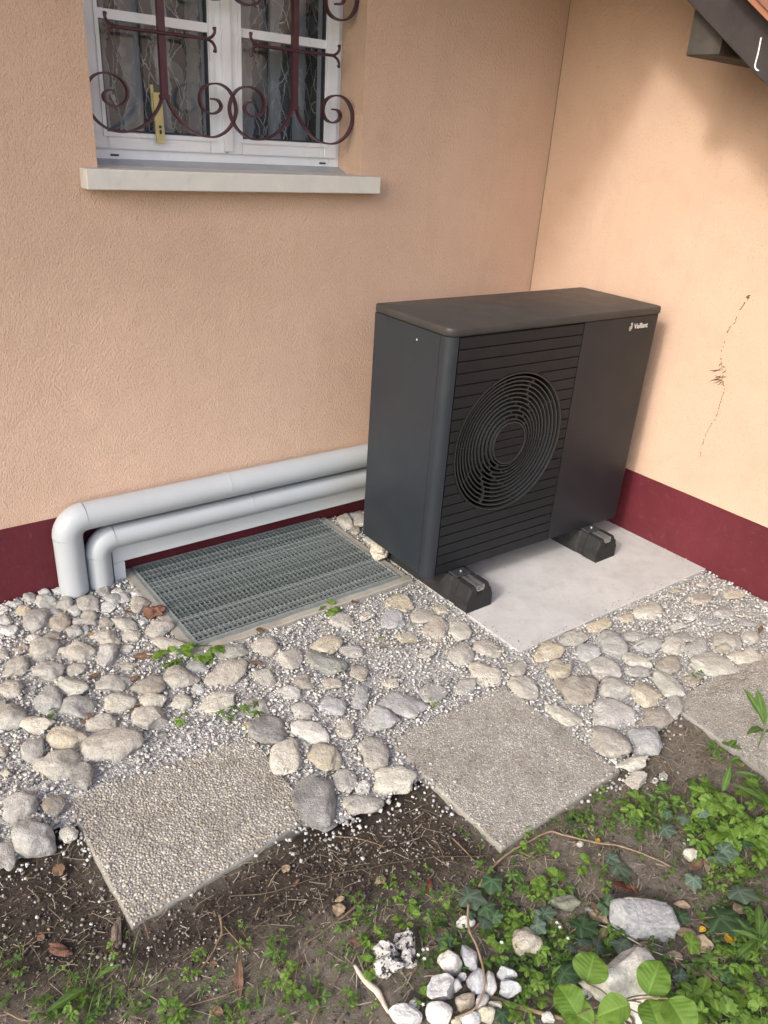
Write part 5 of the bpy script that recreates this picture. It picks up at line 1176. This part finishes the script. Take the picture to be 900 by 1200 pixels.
# low leafy ground cover, too small to count
def cover():
    parts = []; zones = [(600,985,55,22,150),(700,960,55,25,260),(790,960,70,35,420),(860,1000,60,60,500),(850,1080,60,60,420),(620,1110,70,50,520),(550,1060,60,40,260),(520,1120,40,40,160),(660,1150,50,40,300),(800,1150,80,40,420),(460,1050,50,40,150),(700,1100,60,30,200),(400,1110,80,50,90),(100,1170,80,30,160),(300,1180,130,25,130),(870,1160,50,40,300)]
    v = []; f = []; vn = []
    for (px, py, sx, sy, n) in zones:
        for _ in range(int(n*.62)):
            cx_ = px+random.gauss(0, sx*.55); cy_ = py+random.gauss(0, sy*.55)
            if noise.noise(Vector((cx_*.04, cy_*.04, 3))) < -.12: continue
            c = gz(cx_, cy_, 0)
            if on_tile(c[0], c[1]) > 0 or in_poly(c[0], c[1], gravel_pl): continue
            z = soil_h(c[0], c[1])+random.uniform(.004, .020); L = random.uniform(.005, .013); a0 = random.uniform(0, 6.28)
            for k in range(random.choice((1, 2, 3))):
                a = a0+k*2.1; d = Vector((math.cos(a), math.sin(a), random.uniform(-.2, .5))); s_ = d.cross(Vector((random.gauss(0, .3), random.gauss(0, .3), 1))).normalized()*L*.36; b0 = Vector((c[0], c[1], z))
                m = len(v); v += [b0, b0+d*L*.4+s_, b0+d*L*.8+s_*.75, b0+d*L, b0+d*L*.8-s_*.75, b0+d*L*.4-s_]; f += [(m, m+1, m+2, m+3), (m, m+3, m+4, m+5)]; vn += [0]*6
    me = mesh('ground_cover', v, f, MAT['leaf_mid']); vein_attr(me, vn); return me
tag(link('ground_cover', cover()), kind='stuff')

# ------------------------------------------------------------------ dead leaves, bark, twigs
def dead(name, desc, px, py, w_, h_, rot, mat, cat='dead leaf', crumple=.25, z=-.008, label=None, group='fallen leaves'):
    c0, a, b, c, th = img_to_ground(px, py, w_, h_, rot, .02, z, .15); seed = px*.37+py*.11
    v = []; f = []; vn = []; nt_, ns = 14, 5
    for i in range(nt_+1):
        t = i/nt_; pr = math.sin(PI*t**.9)**.8*(1+.18*noise.noise(Vector((t*7, seed, 0)))) if 0 < t < 1 else .02
        for j in range(-ns, ns+1):
            q = j/ns; x = 2*a*(t-.5); y = b*pr*q*(1+.14*noise.noise(Vector((t*9, q, seed))))
            zz_ = crumple*a*(.6*noise.noise(Vector((x/a*1.6, y/a*2.2, seed)))+.5*q*q*pr+.35*noise.noise(Vector((x/a*4, y/a*4, seed))))
            v.append((x, y, zz_)); vn.append(.5 if j == 0 else 0)
    m = 2*ns+1
    for i in range(nt_):
        for j in range(m-1): k = i*m+j; f.append((k, k+1, k+m+1, k+m))
    me = mesh(name, v, f, MAT[mat], True); vein_attr(me, vn)
    zz_ = (soil_h(c0[0], c0[1]) if not in_poly(c0[0], c0[1], gravel_pl) else .006)+.010
    o = link(name, me, None, (c0[0], c0[1], zz_), (random.gauss(0, .12), random.gauss(0, .12), th)); sm = o.modifiers.new('thick', 'SOLIDIFY'); sm.thickness = .0006
    o['category'] = cat; o['group'] = group
    if label: o['label'] = label
    else: pend(o, desc, px, py)
    return o
dead('dead_leaf', '', 733, 1040, 33, 15, 8, 'dead_red', label='glossy dark red leaf beside the grey-green ivy leaf', crumple=.15)
dead('dead_leaf', '', 280.5, 1147, 11, 44, 2, 'dead_brown', label='reddish brown lance-shaped leaf lying alone in the soil', crumple=.15)
dead('dead_leaf', '', 503, 1040, 7, 24, 0, 'dead_red', label='narrow rust red leaf in the dark soil', crumple=.15)
dead('dead_leaf', '', 855, 1100, 14, 15, -40, 'dead_yellow', label='orange-yellow small leaf in front of the big dark ivy leaf', crumple=.3)
for q in ((738,1058,13,16,60),(822,1092,9,8,0),(700,986,7,6,0),(299,870,6,4,20),(287,857,5,4,0),(869,897,6,5,0),(107,750,6,4,0)): dead('yellow_leaf', 'tiny yellow fallen leaf', *q, 'dead_yellow')
for q in ((823,1142,58,17,28),(744,1122,42,24,-8),(820,1108,34,20,20),(804,1094,26,14,15),(867,1067,24,18,-10),(833,1014,18,22,0),(397,1066,16,15,-50),(446,1030,15,9,-20),(700,1075,30,13,40),(672,1136,26,10,60),(398,1053,13,6,-20),(335,1018,12,10,-30),(790,1120,22,12,10),(845,1118,26,12,0),(690,1130,20,10,30),(868,1160,30,24,0),(756,1108,20,10,0),(800,1060,22,8,10)): dead('dead_leaf', 'dry tan curled leaf', *q, 'dead_tan')
for q in ((816,1013,22,12,-35),(416,1104,14,17,0),(69,1020,17,15,-30),(253,1185,18,14,0),(700,1068,10,26,-40),(645,1147,12,8,0),(170,776,30,7,-6),(165,838,27,9,-22),(110,800,17,7,-15),(101,849,18,11,0),(153,723,16,7,0),(158,802,12,5,-20),(889,744,6,9,20),(415,712,8,5,0),(300,784,16,5,5),(305,745,11,7,0),(48,1098,10,8,0),(250,1130,10,7,0),(577,1170,8,10,0),(700,1150,16,9,0),(415,1050,10,4,-20),(347,1036,12,4,-50),(312,1055,10,3,-40)): dead('dead_leaf', 'small brown dead leaf', *q, 'dead_brown')
for q in ((751,1060,24,16,20),(650,1085,24,11,20),(836,1168,26,22,-20),(706,1095,12,22,30),(773,1190,30,16,10)): dead('dead_leaf', 'wilted olive leaf', *q, 'dead_olive')
rock('bark_piece', 'crumpled reddish brown bark lump at the left rim of the grate', 182, 720, 22, 19, 10, (.3, .15, .1), True, 'bark_red', .7, .004, rough=.4)
rock('bark_piece', 'reddish brown bark chip lying in the soil at the left', 68, 1114, 36, 13, 8, (.3, .15, .1), True, 'bark_red', .3, -.012, rough=.25)
rock('wood_chunk', 'grey fibrous splintered wood chunk at the corner of the left paving slab', 137, 1092, 12, 44, 3, (.2, .15, .1), True, 'bark_grey', .5, -.012, rough=.3)
def twig(name, label, pts, r, mat, z=-.006, lift=None, rr=None, cat='twig'):
    L = []
    for i, (px, py) in enumerate(pts):
        zz_ = z+(lift[i] if lift else 0); c = gz(px, py, zz_); L.append(c)
    sp_ = smooth_path(L, 5); R = random.Random(int(pts[0][0])); n = len(sp_)
    sp_ = [p+Vector((0, 0, .0015*noise.noise(p*60)))+Vector((.0012*noise.noise(p*45), .0012*noise.noise(p*45+Vector((9, 0, 0))), 0)) for p in sp_]
    rads = [r*(1-.35*i/n)*(1+.18*noise.noise(sp_[i]*120)) for i in range(n)] if rr is None else [tuple(q*(.35+.65*math.sin(PI*min(1, (i+1)/n*1.0))) for q in rr) for i in range(n)]
    b = MB().tube(sp_, r, 7, rr=rads); return tag(b.build(name, MAT[mat], None, True), label, cat, 'twigs on the ground')
twig('vine_stem', 'light brown vine running right from the middle slab corner', [(561,1039),(576,1018),(597,999),(620,986),(643,975),(659,978),(698,987.5),(724,991),(760,1003),(785,1015)], .0032, 'vine', .0, cat='vine')
twig('vine_stem', 'bare curving vine hanging over the white stone pile', [(549,1058),(549.5,1087),(558,1108),(566,1133),(567,1160),(556,1182),(533,1193)], .0030, 'vine', .03, [0,.005,.01,.012,.012,.005,-.01], cat='vine')
twig('woody_root', 'thick grey-brown woody root beside the stone pile', [(571,1167),(598,1177),(638,1188),(660,1194)], .0062, 'twig', -.006, cat='root')
twig('driftwood', 'pale curved piece of wood left of the stone pile', [(415,1131),(428,1149),(441,1161),(448,1172),(455,1187)], .004, 'twig_pale', -.004, rr=(.0075, .003), cat='stick')
twig('crooked_twig', 'crooked grey twig standing below the left paving slab', [(257.5,1072),(260,1092),(256,1102),(248.5,1118),(233,1138)], .0028, 'twig')
for q in ([(262.6,1086),(277,1102),(292,1118)], [(429,1050),(404,1072),(379,1092),(356,1106.5)], [(207.7,1182),(251,1170),(289.5,1156)], [(365,1200),(379,1169),(399,1141)], [(530,982),(545,997),(561,1015)], [(735,1030),(750,1052),(765,1062)], [(684,1080),(720,1090),(765,1115),(800,1125)], [(815,1125),(850,1160),(880,1190)], [(673,1052),(640,1070),(618,1062)], [(60,1190),(30,1196),(5,1185)], [(605,996),(625,1005),(655,1008)], [(392,980),(420,983),(452,992)], [(400,1076),(420,1060),(430,1048)], [(774,888),(786,908),(789,905)], [(742,912),(770,872),(775,870)], [(770,862),(800,862),(812,858)], [(829,852),(850,872)], [(822,900),(835,890)]):
    t = twig('twig', '', q, random.uniform(.0011, .0019), random.choice(('twig', 'vine', 'twig_pale')) if len(q) > 3 else 'twig'); pend(t, 'thin dry twig', *q[1])
twig('dark_stem', 'long thin dark stem lying across the dark soil', [(269,1050),(315,1046),(363,1031),(400,1022),(430,1018),(451,1013),(502,1005),(579,1003)], .0014, 'twig_dark', -.004)
twig('dry_stem', 'long golden dry stem lying on the gravel in front of the grate', [(420,749),(434,754),(448,756),(481,753),(500,751),(523,753)], .0015, 'vine', .014)
twig('dry_stem', 'short curved brown stem on the gravel by the red plinth', [(746,757),(756,752),(761,745),(768,735),(776,730)], .0014, 'twig', .014)
# straw lying over the edge of the right paving slab
sv = []; sf = []
for i in range(42):
    px = random.uniform(800, 900); py = 818-(px-800)*.38+random.gauss(0, 7); c = gz(px, py, .01); a = random.gauss(-.35, .45); L = random.uniform(.02, .08); w_ = random.uniform(.0005, .0011)
    dx, dy = math.cos(a)*L/2, math.sin(a)*L/2; z = .004+random.uniform(0, .003); n = len(sv)
    sv += [(c[0]-dx-w_*math.sin(a), c[1]-dy+w_*math.cos(a), z), (c[0]-dx+w_*math.sin(a), c[1]-dy-w_*math.cos(a), z), (c[0]+dx+w_*math.sin(a), c[1]+dy-w_*math.cos(a), z+.001), (c[0]+dx-w_*math.sin(a), c[1]+dy+w_*math.cos(a), z+.001)]; sf.append((n, n+1, n+2, n+3))
tag(link('straw', mesh('straw', sv, sf, MAT['straw'])), kind='stuff')
settle()
